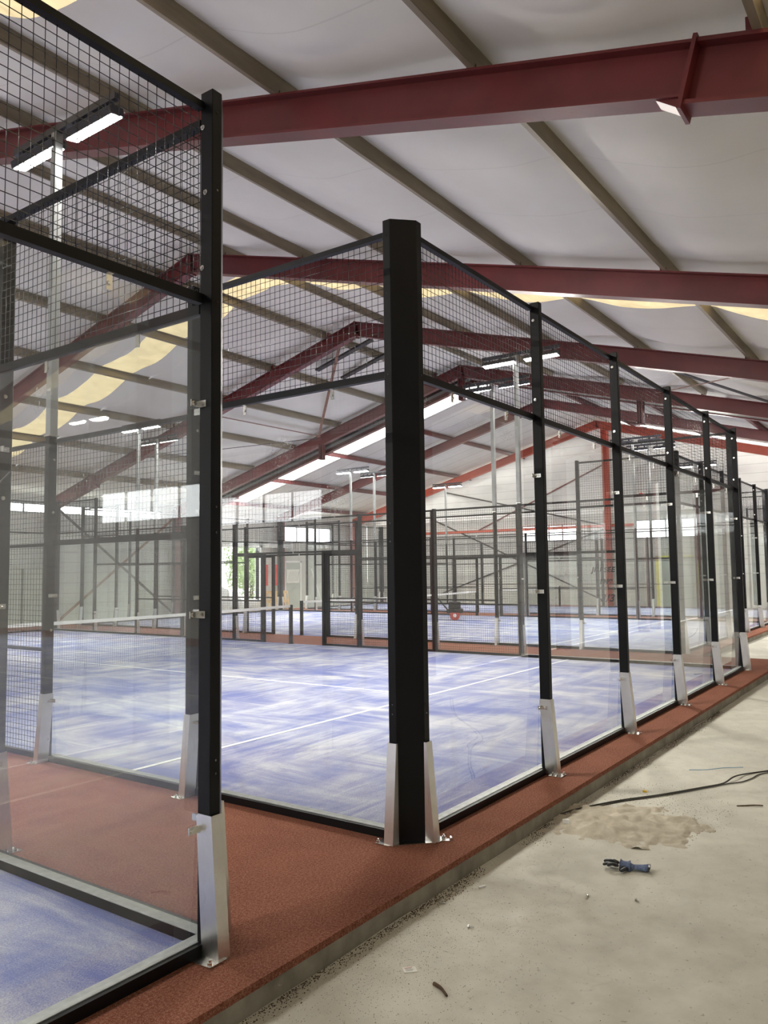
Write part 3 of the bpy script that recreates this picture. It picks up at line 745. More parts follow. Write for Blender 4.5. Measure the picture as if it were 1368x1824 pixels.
def side_wall(key, o, rz, side_name, near=True, lo=0.0, hi=20.0, flip=False):
    """20 m side wall in local x; positions are distances from its own start. flip: start is the far end"""
    def nm(a, b):
        m_ = (a+b)/2; m_ = 20-m_ if flip else m_
        if a == b: return '%s from the front, %s' % (ORD[[2, 4, 6, 8, 12, 14, 16, 18].index(round(m_))], side_name)
        return '%s bay from the front, %s' % (ORD[min(9, int(m_/2))], side_name)
    G = 'side wall pieces of the ' + CN[key]
    def P(a, b): 
        m_ = (a+b)/2; m_ = 20-m_ if flip else m_
        return lo <= m_ <= hi
    for (a, b) in ((0, 2), (18, 20)):
        if P(a, b):
            pane(o, rz, a+(.012 if a == 0 else .003), b-(.012 if b == 20 else .003), 2.985, 'tall clear glass pane, %s' % nm(a, b), 'side glass of the ' + CN[key])
            meshpanel(o, rz, a+(.095 if a == 0 else .032), b-(.095 if b == 20 else .032), 2.995, 4.0, 'wire mesh over tall pane, %s' % nm(a, b), 'side mesh of the ' + CN[key], 2 if near else 0)
    for (a, b) in ((2, 4), (16, 18)):
        if P(a, b):
            pane(o, rz, a+.003, b-.003, 1.985, 'low clear glass pane, %s' % nm(a, b), 'side glass of the ' + CN[key])
            meshpanel(o, rz, a+.032, b-.032, 1.99, 3.0, 'wire mesh over low pane, %s' % nm(a, b), 'side mesh of the ' + CN[key])
    for (a, b) in ((4, 6), (6, 8), (12, 14), (14, 16)):
        if P(a, b): meshpanel(o, rz, a+.032, b-.032, 0.0, 3.0, 'full height wire mesh, %s' % nm(a, b), 'side mesh of the ' + CN[key], 0, (1.01, 2.0))
    for (a, b) in ((8, 10), (10, 12)):
        if P(a, b):
            meshpanel(o, rz, a+.032, b-.032, 2.16, 3.0, 'short mesh over entrance, %s' % nm(a, b), 'side mesh of the ' + CN[key])
    for (a, b) in ((8, 9.0), (11.0, 12)):
        if P(a, b): meshpanel(o, rz, a+.032, b-.0, 0.0, 2.16, 'narrow mesh beside entrance, %s' % nm(a, b), 'side mesh of the ' + CN[key], 0, (1.01,))
    for x in (9, 11):
        d_ = 20-x if flip else x
        if lo <= d_ <= hi:
            off = Matrix.Rotation(rz, 3, 'Z') @ Vector((x + (.032 if x == 9 else -.032), 0, 0))
            tag(ob('entrance_post', cached('epost', lambda: MB().box(-.035, .035, -.05, .03, 0, 2.16).mesh('epost', 'black_powder_coat', .003)), None, (o[0]+off.x, o[1]+off.y, 0), rz), 'plain black entrance post, %s of the opening, %s' % ('front edge' if d_ == 9 else 'back edge', side_name), 'post', G)
    for x in (2, 4, 6, 8, 12, 14, 16, 18):
        d_ = 20-x if flip else x
        if not (lo-0.1 <= d_ <= hi+0.1): continue
        off = Matrix.Rotation(rz, 3, 'Z') @ Vector((x, 0, 0))
        h = 4.03 if x in (2, 18) else 3.02
        cl = []; bl = []
        if x in (2, 18): cl = [(s, z) for z in (1.52, .55) for s in (-1, 1)] + [((-1 if x == 2 else 1), 2.51)]; bl = [(s, z, 0) for s in (-1, 1) for z in (2.85, 2.2)]
        elif x in (4, 16): cl = [((-1 if x == 4 else 1), z) for z in (1.52, .55)]; bl = [(s, z, 0) for s in (-1, 1) for z in (2.8, 2.3, 1.2, .2)]
        else: bl = [(s, z, 0) for s in (-1, 1) for z in (2.8, 1.6, .3)]
        post((o[0]+off.x, o[1]+off.y, 0), rz, h, 'black post, %s' % nm(x, x), 'side posts of the ' + CN[key], cl if near else (), bl if near else ())

def net(key, x0, x1, y):
    W = x1-x0
    t = thing('court_net', 'black net with white top tape across the ' + CN[key], 'net', ((x0+x1)/2, y, 0))
    def f():
        mb = MB(); p = .045; n = int((W-.24)/p); w2 = (W-.24)/2; k = 18
        for i in range(n+1):
            x = -w2 + 2*w2*i/n; sag = .04*(1-(x/w2)**2); mb.box(x-.001, x+.001, -.001, .001, .02, .86-sag)
        seg = 20
        for j in range(k+1):
            for s in range(seg):
                xa = -w2+2*w2*s/seg; xb = -w2+2*w2*(s+1)/seg
                za = .02 + (.84-.04*(1-(xa/w2)**2))*j/k; zb = .02 + (.84-.04*(1-(xb/w2)**2))*j/k
                mb.bar((xa, 0, za), (xb, 0, zb), .002, .002)
        return mb.mesh('net_mesh', 'net_cord')
    ob('net_mesh', f(), t)
    mb = MB(); seg = 20; w2 = (W-.2)/2
    for s in range(seg):
        xa = -w2+2*w2*s/seg; xb = -w2+2*w2*(s+1)/seg
        mb.bar((xa, 0, .90-.04*(1-(xa/w2)**2)), (xb, 0, .90-.04*(1-(xb/w2)**2)), .012, .06)
    ob('top_tape', mb.mesh('tape', 'white_tape'), t)
    for s in (-1, 1):
        ob('net_post', MB().box(s*(W/2-.07)-.03, s*(W/2-.07)+.03, -.04, .04, 0, .93).box(s*(W/2-.07)-.05, s*(W/2-.07)+.05, -.06, .06, 0, .012).mesh('net_post', 'black_powder_coat', .003), t)

def lamp(loc, inward, label, x_lab=''):
    """light pole standing on a side post: arm along Y with two long floodlights"""
    t = thing('floodlight_mast', label, 'lamp mast', loc)
    s = inward; px = -s*.056
    ob('pole', MB().box(px-.04, px+.04, -.04, .04, 3.03, 6.02).mesh('pole', 'grey_pole_steel', .004), t)
    ob('pole_foot', MB().box(px-.05, px+.05, -.05, .05, 3.022, 3.034).mesh('pf', 'zinc_plated'), t)
    ob('cross_arm', MB().box(px-.03, px+.03, -.95, .75, 6.02, 6.09).mesh('arm', 'lamp_housing', .003), t)
    for yc in (-.565, .355):
        f_ = ob('floodlight', cached(('fl', s), lambda: MB().box(-.075, .075, -.37, .37, 0, .075).box(-.05, .05, -.36, .36, .075, .095).box(-.015, .015, -.03, .03, .095, .16).box(-.015, .015, -.25, -.22, .095, .16).box(-.015, .015, .22, .25, .095, .16).mesh('floodlight', 'lamp_housing', .004)), t, (px+s*.02, yc, 5.885), rot=(0, -s*R(12), 0))
        ob('diffuser', cached('diff', lambda: MB().box(-.062, .062, -.35, .35, -.006, 0.0).mesh('diffuser', 'led_diffuser')), f_)
        ld = bpy.data.lights.new('floodlight_beam', 'AREA'); ld.shape = 'RECTANGLE'; ld.size = .13; ld.size_y = .7
        ld.energy = LAMP_WATT; ld.color = (1.0, .94, .85); ld.spread = R(118)
        lo = bpy.data.objects.new('floodlight_beam', ld); C.objects.link(lo)
        lo.location = (loc[0]+px+s*.03, loc[1]+yc, loc[2]+5.865); lo.rotation_euler = (0, -s*R(44), 0)
    return t

# ---- court A (nearest), only the corner that the view can reach
ax0 = XA1-10
end_wall('A', (ax0, 0), 0, 10, lambda i: '%s bay from the corner, nearest court front' % ['fifth', 'fourth', 'third', 'second', 'first'][i], rng=(2, 3, 4))
# side wall of A faces +X : outside +X -> rz=+90, start at the front corner
side_wall('A', (XA1, 0), R(90), 'nearest court right side', lo=0, hi=8.5)
pillar((XA1, 0, 0), R(90), 'black corner pillar of the nearest court at left, with stainless foot brackets')
# ---- court B (middle)
end_wall('B', (XB0, 0), 0, 10, lambda i: '%s bay from the big pillar, middle court front' % ORD[i])
side_wall('B', (XB0, 20), R(-90), 'middle court left side', lo=0, hi=12.5, flip=True)
side_wall('B', (XB1, 0), R(90), 'middle court right side')
pillar((XB0, 0, 0), 0, 'big black folded-steel corner pillar in the centre, front left corner of the middle court')
pillar((XB1, 0, 0), R(90), 'black corner pillar at the front right corner of the middle court')
end_wall('B', (XB1, 20), R(180), 10, lambda i: '%s bay from the right, middle court back' % ORD[i], near=False, rng=(0, 1, 2))
pillar((XB1, 20, 0), R(180), 'black corner pillar at the back right corner of the middle court', near=False)
# ---- court C (far)
end_wall('C', (XC0, YC), 0, 10, lambda i: '%s bay from the left, far court front' % ORD[i])
side_wall('C', (XC0, YC+20), R(-90), 'far court left side', flip=True)
side_wall('C', (XC1, YC), R(90), 'far court right side', near=False)
pillar((XC0, YC, 0), 0, 'black corner pillar at the front left corner of the far court', near=False)
pillar((XC1, YC, 0), R(90), 'black corner pillar at the front right corner of the far court', near=False)
end_wall('C', (XC1, YC+20), R(180), 10, lambda i: '%s bay from the right, far court back' % ORD[i], near=False)
pillar((XC1, YC+20, 0), R(180), 'black corner pillar at the back right corner of the far court', near=False)
pillar((XC0, YC+20, 0), R(-90), 'black corner pillar at the back left corner of the far court', near=False)
# ---- court D (narrow)
end_wall('D', (XD0, YC), 0, 6, lambda i: '%s bay from the left, narrow end court front' % ORD[i], near=False)
side_wall('D', (XD0, YC+20), R(-90), 'narrow end court left side', near=False, flip=True)
side_wall('D', (XD1, YC), R(90), 'narrow end court right side', near=False)
end_wall('D', (XD1, YC+20), R(180), 6, lambda i: '%s bay from the right, narrow end court back' % ORD[i], near=False)
for (x, y, r_, n_) in ((XD0, YC, 0, 'front left'), (XD1, YC, 90, 'front right'), (XD1, YC+20, 180, 'back right'), (XD0, YC+20, -90, 'back left')):
    pillar((x, y, 0), R(r_), 'black corner pillar at the %s corner of the narrow end court' % n_, near=False)
for k, (x0, x1, y0) in COURTS.items():
    if k != 'A': net(k, x0, x1, y0+10)

# floodlight masts
for (x, y, s, lab) in ((XA1, 4, -1, 'floodlight mast of the nearest court, hidden beyond its side glass'), (XA1, 16, -1, 'floodlight mast at the back of the nearest court'), (ax0, 4, 1, 'floodlight mast on the left of the nearest court'), (ax0, 16, 1, 'floodlight mast at the back left of the nearest court'),
                       (XB0, 4, 1, 'floodlight mast with two lit bars seen top left through the mesh'), (XB0, 16, 1, 'floodlight mast at the back left of the middle court'),
                       (XB1, 4, -1, 'floodlight mast glaring brightest right of the big pillar, middle court side'), (XB1, 16, -1, 'floodlight mast at the back right of the middle court'),
                       (XC0, YC+4, 1, 'floodlight mast at the front left of the far court, slim grey pole'), (XC0, YC+16, 1, 'floodlight mast at the back left of the far court'),
                       (XC1, YC+4, -1, 'floodlight mast at the front right of the far court'), (XC1, YC+16, -1, 'floodlight mast at the back right of the far court'),
                       (XD0, YC+4, 1, 'floodlight mast at the front left of the narrow end court'), (XD0, YC+16, 1, 'floodlight mast at the back left of the narrow end court'),
                       (XD1, YC+4, -1, 'floodlight mast at the front right of the narrow end court'), (XD1, YC+16, -1, 'floodlight mast at the back right of the narrow end court')):
    lamp((x, y, 0), s, lab)

# ------------------------------------------------------------------ handwriting on a pane
def text_obj(body, size, mat, loc, rot, name, parent=None):
    cu = bpy.data.curves.new(name, 'FONT'); cu.body = body; cu.size = size; cu.extrude = .0008; cu.offset = .005; cu.shear = .25; cu.space_character = 1.1
    tmp = bpy.data.objects.new('tmp', cu); C.objects.link(tmp)
    dg = bpy.context.evaluated_depsgraph_get(); me = bpy.data.meshes.new_from_object(tmp.evaluated_get(dg))
    bpy.data.objects.remove(tmp); me.materials.clear(); me.materials.append(M[mat])
    return ob(name, me, parent, loc, rot=rot)
tw = thing('marker_writing', 'handwritten three line marker note on the low side pane of the middle court', 'writing', (XB1-.0085, 2.53, 1.64))
for (s_, x, z, sz) in (('JILBSEE', 0.0, 0.0, .13), ('1M9', .13, -.22, .13), ('3/3', .15, -.54, .19)):
    text_obj(s_, sz, 'marker_ink', (0, -x, z), (R(90), 0, R(-90)), 'line_of_writing', tw)

# smears left by suction cups near the top of the panes
def smear(loc, rz, w_, h_, lab, shape=0):
    mb = MB(); rnd = random.Random(int(loc[0]*97+loc[2]*31))
    n = 16; ring = [(w_/2*rnd.uniform(.75, 1.0)*math.cos(2*math.pi*i/n), h_/2*rnd.uniform(.75, 1.0)*math.sin(2*math.pi*i/n)) for i in range(n)]
    mb.v += [(x, -.0004, z) for x, z in ring] + [(x, .0, z) for x, z in ring]
    mb.f.append(tuple(range(n))); mb.f.append(tuple(reversed(range(n, 2*n))))
    for i in range(n): j = (i+1) % n; mb.f.append((i, j, n+j, n+i))
    tag(ob('smear_mark', mb.mesh('smear', 'smear_residue'), None, loc, rz), lab, 'smear', None)
for i, (x, z) in enumerate(((.28, 2.85), (.95, 2.82), (1.45, 2.80), (2.6, 2.84), (3.4, 2.80))):
    smear((x, -.0068, z), 0, .3, .12, 'whitish glue smears at the top of the front glass, %s from the big pillar' % ORD[i])
for i, (y, z) in enumerate(((1.7, 2.35), (1.1, 2.6), (0.6, 2.2))):
    smear((-.0068, y, z), R(90), .3, .3, 'whitish drip smears on the side pane of the middle court, %s from the aisle end' % ORD[i])
for i, (y, z) in enumerate(((.35, 2.25), (1.5, 2.75))):
    smear((XA1+.0068, y, z), R(90), .3, .25, 'whitish smears on the side pane of the nearest court, %s' % ['beside the corner pillar', 'up near the rail'][i])

# ------------------------------------------------------------------ loose things near the camera
# angled steel offcut at the pillar foot
mb = MB().box(-.05, .05, -.02, .02, .0, .004); mb.bar((.052, -.022, .012), (.052, .022, .012), .020, .020, n=10)
tag(ob('steel_offcut', mb.mesh('offcut', 'zinc_plated'), None, (.12, -.165, .001), R(-52)), 'small bent steel plate lying on the red turf at the big pillar foot', 'metal scrap')

# sand heap
def heap():
    mb = MB(); nx, ny = 120, 80; L, Wd = 0.62, 0.5; idx = {}
    ax = Vector((0.32, -0.95, 0)).normalized(); ay = Vector((-ax.y, ax.x, 0))
    for i in range(nx+1):
        for j in range(ny+1):
            u, v_ = i/nx*2-1, j/ny*2-1; r_ = math.sqrt(u*u+v_*v_)
            p = Vector((1.45, -.86, 0)) + ax*(u*L) + ay*(v_*Wd)
            e = max(0, 1-r_*(1+.45*noise.noise(Vector((p.x*4.5, p.y*4.5, 2)))+.3*noise.noise(Vector((p.x*17, p.y*17, 5)))))
            lump = .5+.9*max(0, noise.noise(Vector((p.x*5, p.y*5, .4))))+.35*noise.noise(Vector((p.x*14, p.y*14, 2)))
            z = FZ - .006 + .095*(e**1.0)*lump
            idx[i, j] = len(mb.v); mb.v.append((p.x, p.y, z))
    for i in range(nx):
        for j in range(ny): mb.f.append((idx[i, j], idx[i+1, j], idx[i+1, j+1], idx[i, j+1]))
    n = len(mb.v)
    tag(ob('sand_spill', mb.mesh('sand', 'sand', smooth=True)), 'low spill of pale sand on the concrete beside the red turf edge', 'sand', None, 'stuff')
heap()
def tube(name, pts, r_, mat, seg=8, taper=1.0):
    mb = MB(); P = [Vector(p) for p in pts]; Q = []
    for i in range(len(P)-1):
        p0, p1, p2, p3 = P[max(0, i-1)], P[i], P[i+1], P[min(len(P)-1, i+2)]
        for k in range(6):
            t = k/6; Q.append(.5*((2*p1)+(-p0+p2)*t+(2*p0-5*p1+4*p2-p3)*t*t+(-p0+3*p1-3*p2+p3)*t**3))
    Q.append(P[-1]); rings = []
    for i, q in enumerate(Q):
        d_ = (Q[min(i+1, len(Q)-1)]-Q[max(i-1, 0)]).normalized(); x = d_.cross(Vector((0, 0, 1)))
        x = x.normalized() if x.length > 1e-4 else Vector((1, 0, 0)); y = x.cross(d_); rr = r_*(1+(taper-1)*i/(len(Q)-1))
        rings.append([len(mb.v)+k for k in range(seg)])
        for k in range(seg): a = 2*math.pi*k/seg; mb.v.append(tuple(q + x*math.cos(a)*rr + y*math.sin(a)*rr))
    for a, b in zip(rings[:-1], rings[1:]):
        for k in range(seg): j = (k+1) % seg; mb.f.append((a[k], a[j], b[j], b[k]))
    mb.f.append(tuple(reversed(rings[0]))); mb.f.append(tuple(rings[-1]))
    return mb.mesh(name, mat, smooth=True)
zc = FZ+.007
tag(ob('floor_cable', tube('cable', [(1.42, -.40, zc-.004), (1.62, -.47, zc), (2.0, -.66, zc), (2.33, -.88, zc), (2.72, -1.10, zc), (2.95, -1.22, zc), (3.15, -1.27, zc+.02), (3.42, -1.34, zc), (3.8, -1.62, zc), (4.5, -2.3, zc), (5.6, -3.0, zc)], .0065, 'cable_rubber')), 'dark cable running from the sand spill to the right edge', 'cable')
tag(ob('floor_cable', tube('cable', [(1.75, -.56, zc-.006), (2.0, -.685, zc-.002), (2.33, -.905, zc), (2.72, -1.125, zc), (2.95, -1.25, zc), (3.08, -1.34, zc), (3.25, -1.39, zc), (3.5, -1.45, zc), (3.9, -1.75, zc), (4.6, -2.4, zc), (5.7, -3.1, zc)], .005, 'cable_rubber')), 'second thinner cable looping beside the dark cable', 'cable')
tag(ob('floor_cable', tube('cable', [(9.9, -.75, zc), (11.5, -.2, zc), (13.2, .1, zc), (15.2, .35, zc), (18, .2, zc), (21, -.4, zc)], .012, 'cable_rubber')), 'thin dark cable on the concrete beyond the far end of the middle court', 'cable')
tag(ob('blue_string', tube('string', [(3.28, -.86, zc-.004), (3.36, -1.0, zc), (3.50, -1.10, zc), (3.62, -1.25, zc)], .0025, 'blue_string', 6)), 'short piece of light blue string on the concrete', 'string')
tag(ob('yellow_scrap', MB().prism([(0, 0), (.03, .005), (.035, .03), (.01, .035)], 0, .012).mesh('scrap', 'yellow_scrap'), None, (2.35, -.76, FZ)), 'tiny yellow scrap on the concrete above the cable', 'scrap')
p_ = tag(ob('paper_label', MB().prism([(0, 0), (.062, -.008), (.066, .042), (.004, .05)], 0, .002).mesh('label', 'paper'), None, (-1.17, -.735, FZ+.001), R(-38)), 'small white printed paper label on the concrete near the slab edge', 'paper')
for k in range(4): ob('print_line', MB().box(.012, .05-.006*(k % 2), .036-.009*k, .038-.009*k, .002, .0028).mesh('pl', 'red_print' if k == 0 else 'grey_print'), p_)
tag(ob('paper_chip', MB().prism([(0, 0), (.045, .005), (.05, .02), (.005, .018)], 0, .008).mesh('chip', 'white_tape'), None, (-.13, -.56, FZ), R(-30)), 'small white chip on the concrete below the middle of the slab edge', 'scrap')
tag(ob('white_flake', MB().prism([(0, 0), (.03, .01), (.02, .05)], 0, .03).mesh('flake', 'white_tape'), None, (1.22, -.56, FZ+.01), R(30)), 'white flake standing in the sand spill', 'scrap')
tag(ob('wood_splinter', tube('stick', [(-1.18, -.90, FZ+.006), (-1.20, -.95, FZ+.009), (-1.235, -1.0, FZ+.006)], .009, 'dry_wood', 6, .6)), 'dark brown wood splinter on the concrete at the bottom edge', 'stick')
for i, (x, y) in enumerate(((-.42, -.50), (.10, -1.12), (.20, -1.36), (-.60, -.75))):
    tag(ob('loose_bolt', MB().disc((0, 0, .006), (0, 1, 0), .009, .006, 6).bar((0, 0, .006), (0, .03, .005), .006, .006, n=8).mesh('bolt_loose', 'zinc_plated'), None, (x, y, FZ), R(40+50*i)), ['loose bolt on the concrete close to the slab edge', 'loose bolt on open concrete left of the other one', 'loose bolt on open concrete nearest the glove', 'loose bolt on the concrete near the paper chip'][i], 'bolt')
tag(ob('twig', tube('twig', [(2.35, -1.45, zc-.004), (2.42, -1.55, zc), (2.44, -1.62, zc+.004)], .005, 'dry_wood', 6)), 'short dark twig on the concrete below the cables', 'stick')

# crumbs and dirt swept along the slab edge
def crumbs():
    mb = MB(); rnd = random.Random(3)
    def crumb(x, y, s, z=FZ):
        n = len(mb.v); h = s*rnd.uniform(.4, .9); a = rnd.uniform(0, 3.14)
        for k in range(3):
            t = a+2.09*k; q = s*rnd.uniform(.5, 1.3); mb.v.append((x+q*math.cos(t), y+q*.6*math.sin(t), z))
        mb.v.append((x, y, z+h)); mb.f.extend([(n, n+1, n+3), (n+1, n+2, n+3), (n+2, n, n+3), (n, n+2, n+1)])
    for _ in range(11000):
        x = rnd.uniform(-3.0, 6.5); d_ = abs(rnd.gauss(0, 1))
        if noise.noise(Vector((x*1.2, 0, 9))) + rnd.uniform(-.35, .35) < -.05: continue
        crumb(x, -.402-.028*d_*(1+max(0, noise.noise(Vector((x*2, 4, 1))))*3), rnd.uniform(.002, .0075))
    for _ in range(2600):
        x = rnd.gauss(-1.1, .55); y = -.42-abs(rnd.gauss(0, .42))
        crumb(x, y, rnd.uniform(.0012, .0035))
    for _ in range(900):
        crumb(rnd.uniform(-1.5, 4.5), rnd.uniform(-2.6, -.45), rnd.uniform(.0015, .004))
    for _ in range(1100):
        a = rnd.uniform(0, 6.28); r_ = rnd.uniform(.2, 1.1); crumb(1.6+.75*r_*math.cos(a)+.3, -.9+.55*r_*math.sin(a), rnd.uniform(.002, .006), FZ)
    tag(ob('floor_crumbs', mb.mesh('crumbs', 'debris_dark')), 'brown crumbs and dirt scattered along the foot of the slab edge', 'debris', None, 'stuff')
crumbs()

# work glove
def glove():
    t = thing('work_glove', 'blue and black knitted work glove lying on the concrete', 'glove', (.62, -1.16, FZ+.004), R(-72))
    # local: +x towards the cuff, fingers towards -x
    def skin(verts, edges, radii, mat, name, parent, lvl=2):
        me = bpy.data.meshes.new(name); me.from_pydata(verts, edges, []); tmp = bpy.data.objects.new('tmp', me); C.objects.link(tmp)
        tmp.modifiers.new('s', 'SKIN'); sb = tmp.modifiers.new('u', 'SUBSURF'); sb.levels = lvl
        for v_, r_ in zip(me.skin_vertices[0].data, radii): v_.radius = (r_, r_*.72)
        me.skin_vertices[0].data[0].use_root = True
        dg = bpy.context.evaluated_depsgraph_get(); dg.update(); m2_ = bpy.data.meshes.new_from_object(tmp.evaluated_get(dg)); bpy.data.objects.remove(tmp)
        m2_.materials.clear(); m2_.materials.append(M[mat])
        for p in m2_.polygons: p.use_smooth = True
        return ob(name, m2_, parent)
    # palm, flattened
    skin([(0.0, 0, .017), (-.030, .003, .019), (.030, -.002, .017), (.060, .002, .014)], [(0, 1), (0, 2), (2, 3)], [.036, .040, .026, .024], 'glove_knit', 'palm', t)
    fing = [(-.035, .034, -.100, .058, .004), (-.045, .014, -.128, .028, .012), (-.046, -.008, -.134, -.006, .003), (-.036, -.028, -.108, -.038, .010)]
    for i, (ax_, ay_, bx_, by_, dz) in enumerate(fing):
        z0 = .013+dz; skin([(ax_, ay_, z0), ((ax_*.55+bx_*.45), (ay_*.55+by_*.45), z0+.012), (bx_*.8+ax_*.2, by_*.8+ay_*.2, z0+.007), (bx_, by_, z0-.001)], [(0, 1), (1, 2), (2, 3)], [.014, .0135, .0135, .012], 'glove_nitrile', 'finger', t)
    skin([(.008, -.03, .014), (-.006, -.060, .017), (-.030, -.078, .012)], [(0, 1), (1, 2)], [.017, .015, .013], 'glove_nitrile', 'thumb', t)
    skin([(-.028, -.002, .014), (-.004, -.018, .014), (.018, -.020, .013)], [(0, 1), (1, 2)], [.034, .028, .016], 'glove_nitrile', 'palm_coating', t)
    for (nm_, xa, xb, mat, g) in (('cuff', .048, .128, 'glove_knit', 0), ('hem', .126, .139, 'glove_nitrile', .002)):
        mb = MB(); n = 24; rings = []; secs = [(xa+(xb-xa)*k/4, 0) for k in range(5)] + [(xb-(xb-xa)*k/4, .003) for k in range(5)]
        for (x, in_) in secs:
            rings.append(len(mb.v)); f_ = (x-.048)/.09
            for k in range(n):
                a = 2*math.pi*k/n; ry = .023+.023*f_+g-in_; rz2 = .011+.006*f_+g*.6-in_; wr = .003*math.sin(5*a+x*70)
                mb.v.append((x+.010*math.sin(a)*f_, .004-.006*f_+(ry+wr)*math.cos(a), max(.001, .014+.004*f_+(rz2+wr*.6)*math.sin(a))))
        for q in range(10):
            a_, b_ = rings[q], rings[(q+1) % 10]
            for k in range(n): j = (k+1) % n; mb.f.append((a_+k, a_+j, b_+j, b_+k))
        ob(nm_, mb.mesh(nm_, mat, smooth=True), t)
glove()

# ------------------------------------------------------------------ things on and behind the far courts
# line-brush machine on the far court
t = thing('turf_brush_machine', 'small red wheeled turf brushing machine standing on the far court', 'machine', (19.4, 11.0, 0), R(30))
mb = MB(); mb.box(-.35, .35, -.28, .28, .25, .38); mb.box(-.2, .2, -.2, .2, .38, .62); ob('body', mb.mesh('body', 'rubber_black', .02), t)
for s in (-1, 1):
    w_ = ob('wheel', MB().disc((s*.30, 0, .17), (1, 0, 0), .17, .09, 20).mesh('wheel', 'wire_red_machine', .01), t)
    ob('hub', MB().disc((s*.35, 0, .17), (1, 0, 0), .06, .03, 12).mesh('hub', 'white_tape'), w_)
ob('handle', MB().bar((-.25, .25, .35), (-.25, .75, .95), .03, n=8).bar((.25, .25, .35), (.25, .75, .95), .03, n=8).bar((-.27, .75, .95), (.27, .75, .95), .03, n=8).mesh('handle', 'rubber_black'), t)

def pallet(loc, rz, tilt, lab):
    t = thing('wooden_pallet', lab, 'pallet', loc, rz, 'pallets leaning by the doorway'); t.rotation_euler = (R(tilt), 0, rz)
    for i in range(5): ob('deck_board', cached('db', lambda: MB().box(-.035, .035, -.01, .01, 0, 1.0).mesh('db', 'pallet_pine')), t, (-.3+.15*i, 0, 0))
    for z in (.05, .5, .95): ob('stringer', cached('st', lambda: MB().box(-.34, .34, .01, .1, -.05, .05).box(-.34, .34, .10, .12, -.05, .05).mesh('st', 'pallet_pine')), t, (0, 0, z))
pallet((22.95, 23.0, FZ), R(-28), -14, 'wooden pallet leaning upright by the doorway, left one'); pallet((23.75, 23.0, FZ), R(-28), -16, 'wooden pallet leaning upright by the doorway, right one')
def sack(loc, s, lab):
    bm = bmesh.new(); bmesh.ops.create_cube(bm, size=1.0); bmesh.ops.subdivide_edges(bm, edges=bm.edges, cuts=8, use_grid_fill=True)
    for v_ in bm.verts:
        q = v_.co.normalized()*0.62; v_.co = v_.co.lerp(q, .55); v_.co += v_.co.normalized()*.06*noise.noise(v_.co*3+Vector(loc)); v_.co = Vector((v_.co.x*s[0], v_.co.y*s[1], max((v_.co.z+.45)*s[2], 0)))
    me = bpy.data.meshes.new('sack'); bm.to_mesh(me); bm.free(); me.materials.append(M['white_sack'])
    for p in me.polygons: p.use_smooth = True
    tag(ob('bulk_sack', me, None, loc), lab, 'sack')
sack((19.9, 23.6, FZ), (1.1, 1.0, 1.25), 'full white bulk sack by the doorway, left and taller'); sack((21.3, 24.1, FZ), (1.1, .8, .75), 'low white sack pile in the doorway'); sack((22.6, 24.1, FZ), (1.0, .8, .6), 'flat white sack at the right side of the doorway')
for i, (x, y) in enumerate(((24.5, YF-.125), (25.26, YF-.125))):
    t = tag(ob('extinguisher_cabinet', MB().box(-.12, .12, -.07, .07, 0, 1.05).mesh('cab', 'signal_red', .01), None, (x, y, 1.05)), 'tall red fire cabinet on the far wall by the doorway, %s one' % ('left', 'right')[i], 'cabinet', 'red fire cabinets')
tag(ob('hatched_notice', MB().box(-.5, .5, -.01, .01, 0, .7).mesh('nb', 'paper'), None, (26.5, YF-.16, 1.15)), 'white hatched board on the far wall above the pallets', 'board')
b_ = bpy.data.objects['hatched_notice']
mb = MB()
for k in range(9):
    a = -.45+.1*k; mb.bar((a, -.013, .08), (min(a+.25, .48), -.013, .62), .004, .02, (0, 1, 0))
ob('hatching', mb.mesh('hatch', 'grey_print'), b_)
tag(ob('roller_box', MB().box(-.9, .9, -.2, .2, 0, .32).mesh('rb', 'white_sack', .02), None, (25.3, YF-.25, 2.95)), 'pale box unit high on the far wall right of the doorway', 'box')
tag(ob('leaning_tubes', MB().bar((0, 0, 0), (.35, .5, 2.6), .05, n=8).bar((.12, 0, 0), (.5, .5, 2.7), .05, n=8).bar((.22, .0, 0), (.4, .5, 2.5), .05, n=8).mesh('tubes', 'grey_pole_steel'), None, (20.4, 22.75, FZ)), 'bundle of grey tubes leaning behind the far court', 'tubes')
tag(ob('white_batten', MB().bar((0, 0, 0), (-.9, 0, 2.0), .05, .05).mesh('batten', 'white_tape'), None, (28.6, 24.6, FZ)), 'white batten leaning on the far wall under the window', 'batten')
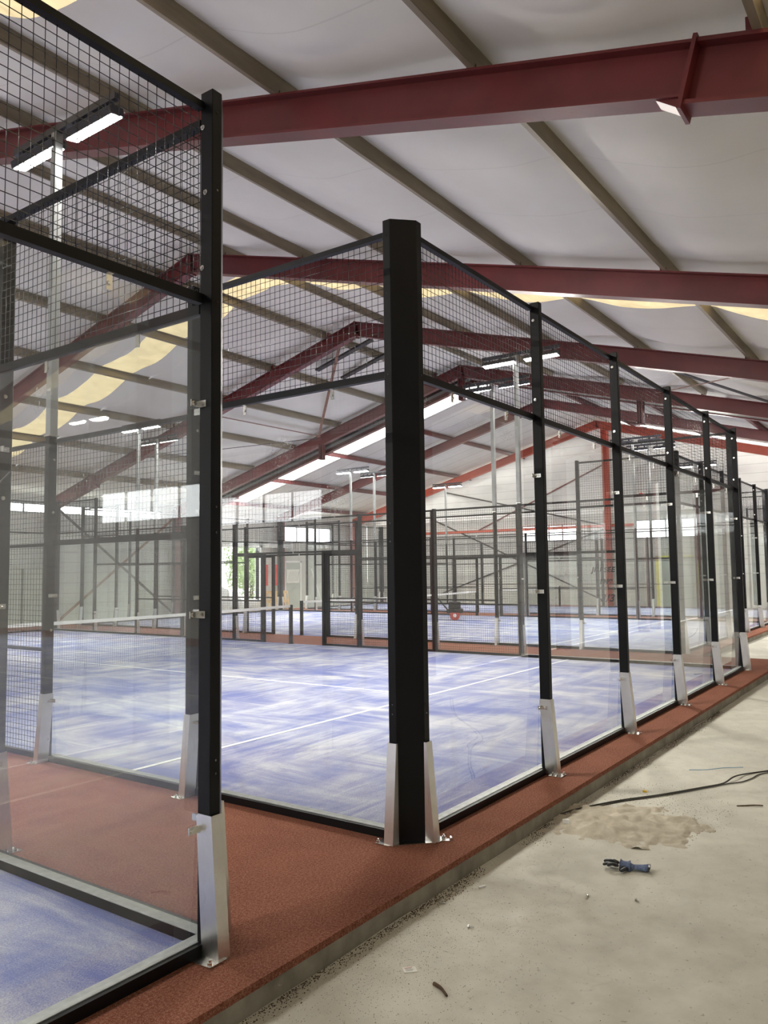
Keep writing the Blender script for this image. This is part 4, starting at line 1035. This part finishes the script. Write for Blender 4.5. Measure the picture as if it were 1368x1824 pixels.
t = tag(ob('warning_sign', MB().disc((0, 0, 0), (1, 0, 0), .16, .01, 4).mesh('sgn', 'paper'), None, (XE-.14, 8.7, 5.15)), 'small white diamond sign with red edge on the end wall', 'sign')
ob('sign_mark', MB().disc((-.008, 0, 0), (1, 0, 0), .09, .004, 4).mesh('sgm', 'signal_red'), t)
# wall cabinets and ducts along the far left wall
for i, x in enumerate((10.2, 11.1, 11.9, 12.6)):
    tag(ob('wall_locker', MB().box(-.35, .35, -.2, .2, 0, 2.1).mesh('locker', 'door_grey', .01), None, (x, YF-.35, FZ)), 'pale grey tall locker against the far left wall, %s from the left' % ORD[i], 'locker', 'grey lockers')

# trees outside the doorway
def tree(loc, r_, h, lab):
    t = thing('yard_tree', lab, 'tree', loc, 0, 'trees outside the doorway')
    ob('trunk', tube('trunk', [(0, 0, 0), (.1, 0, h*.3), (.0, .1, h*.6)], .14, 'tree_bark', 8, .5), t)
    mb = MB(); rnd = random.Random(int(loc[0]*10))
    for _ in range(5200):
        d_ = Vector((rnd.gauss(0, 1), rnd.gauss(0, 1), rnd.gauss(0, 1))).normalized()*(rnd.random()**.4)
        k = 1+.35*noise.noise(d_*2+Vector(loc)); p = Vector((d_.x*r_*k, d_.y*r_*k, h*.55+d_.z*h*.5*k))
        a = Vector((rnd.uniform(-1, 1), rnd.uniform(-1, 1), rnd.uniform(-1, 1))).normalized(); b = a.cross(Vector((rnd.random(), rnd.random(), rnd.random()))).normalized(); s = rnd.uniform(.06, .12)
        n = len(mb.v); mb.v += [tuple(p-a*s), tuple(p+b*s*.5), tuple(p+a*s), tuple(p-b*s*.5)]; mb.f.append((n, n+1, n+2, n+3))
    ob('foliage', mb.mesh('foliage', 'leaf_green'), t)
tree((22.2, 31.5, FZ-.02), 1.45, 4.6, 'light green leafy tree seen through the doorway on the left'); tree((26.3, 32.5, FZ-.02), 1.5, 5.0, 'light green leafy tree seen through the doorway in the middle'); tree((30.4, 31.8, FZ-.02), 1.5, 4.4, 'light green leafy tree seen through the doorway on the right')
tree((27.5, 39.5, FZ-.02), 3.4, 7.0, 'taller leafy tree behind the others outside the doorway')
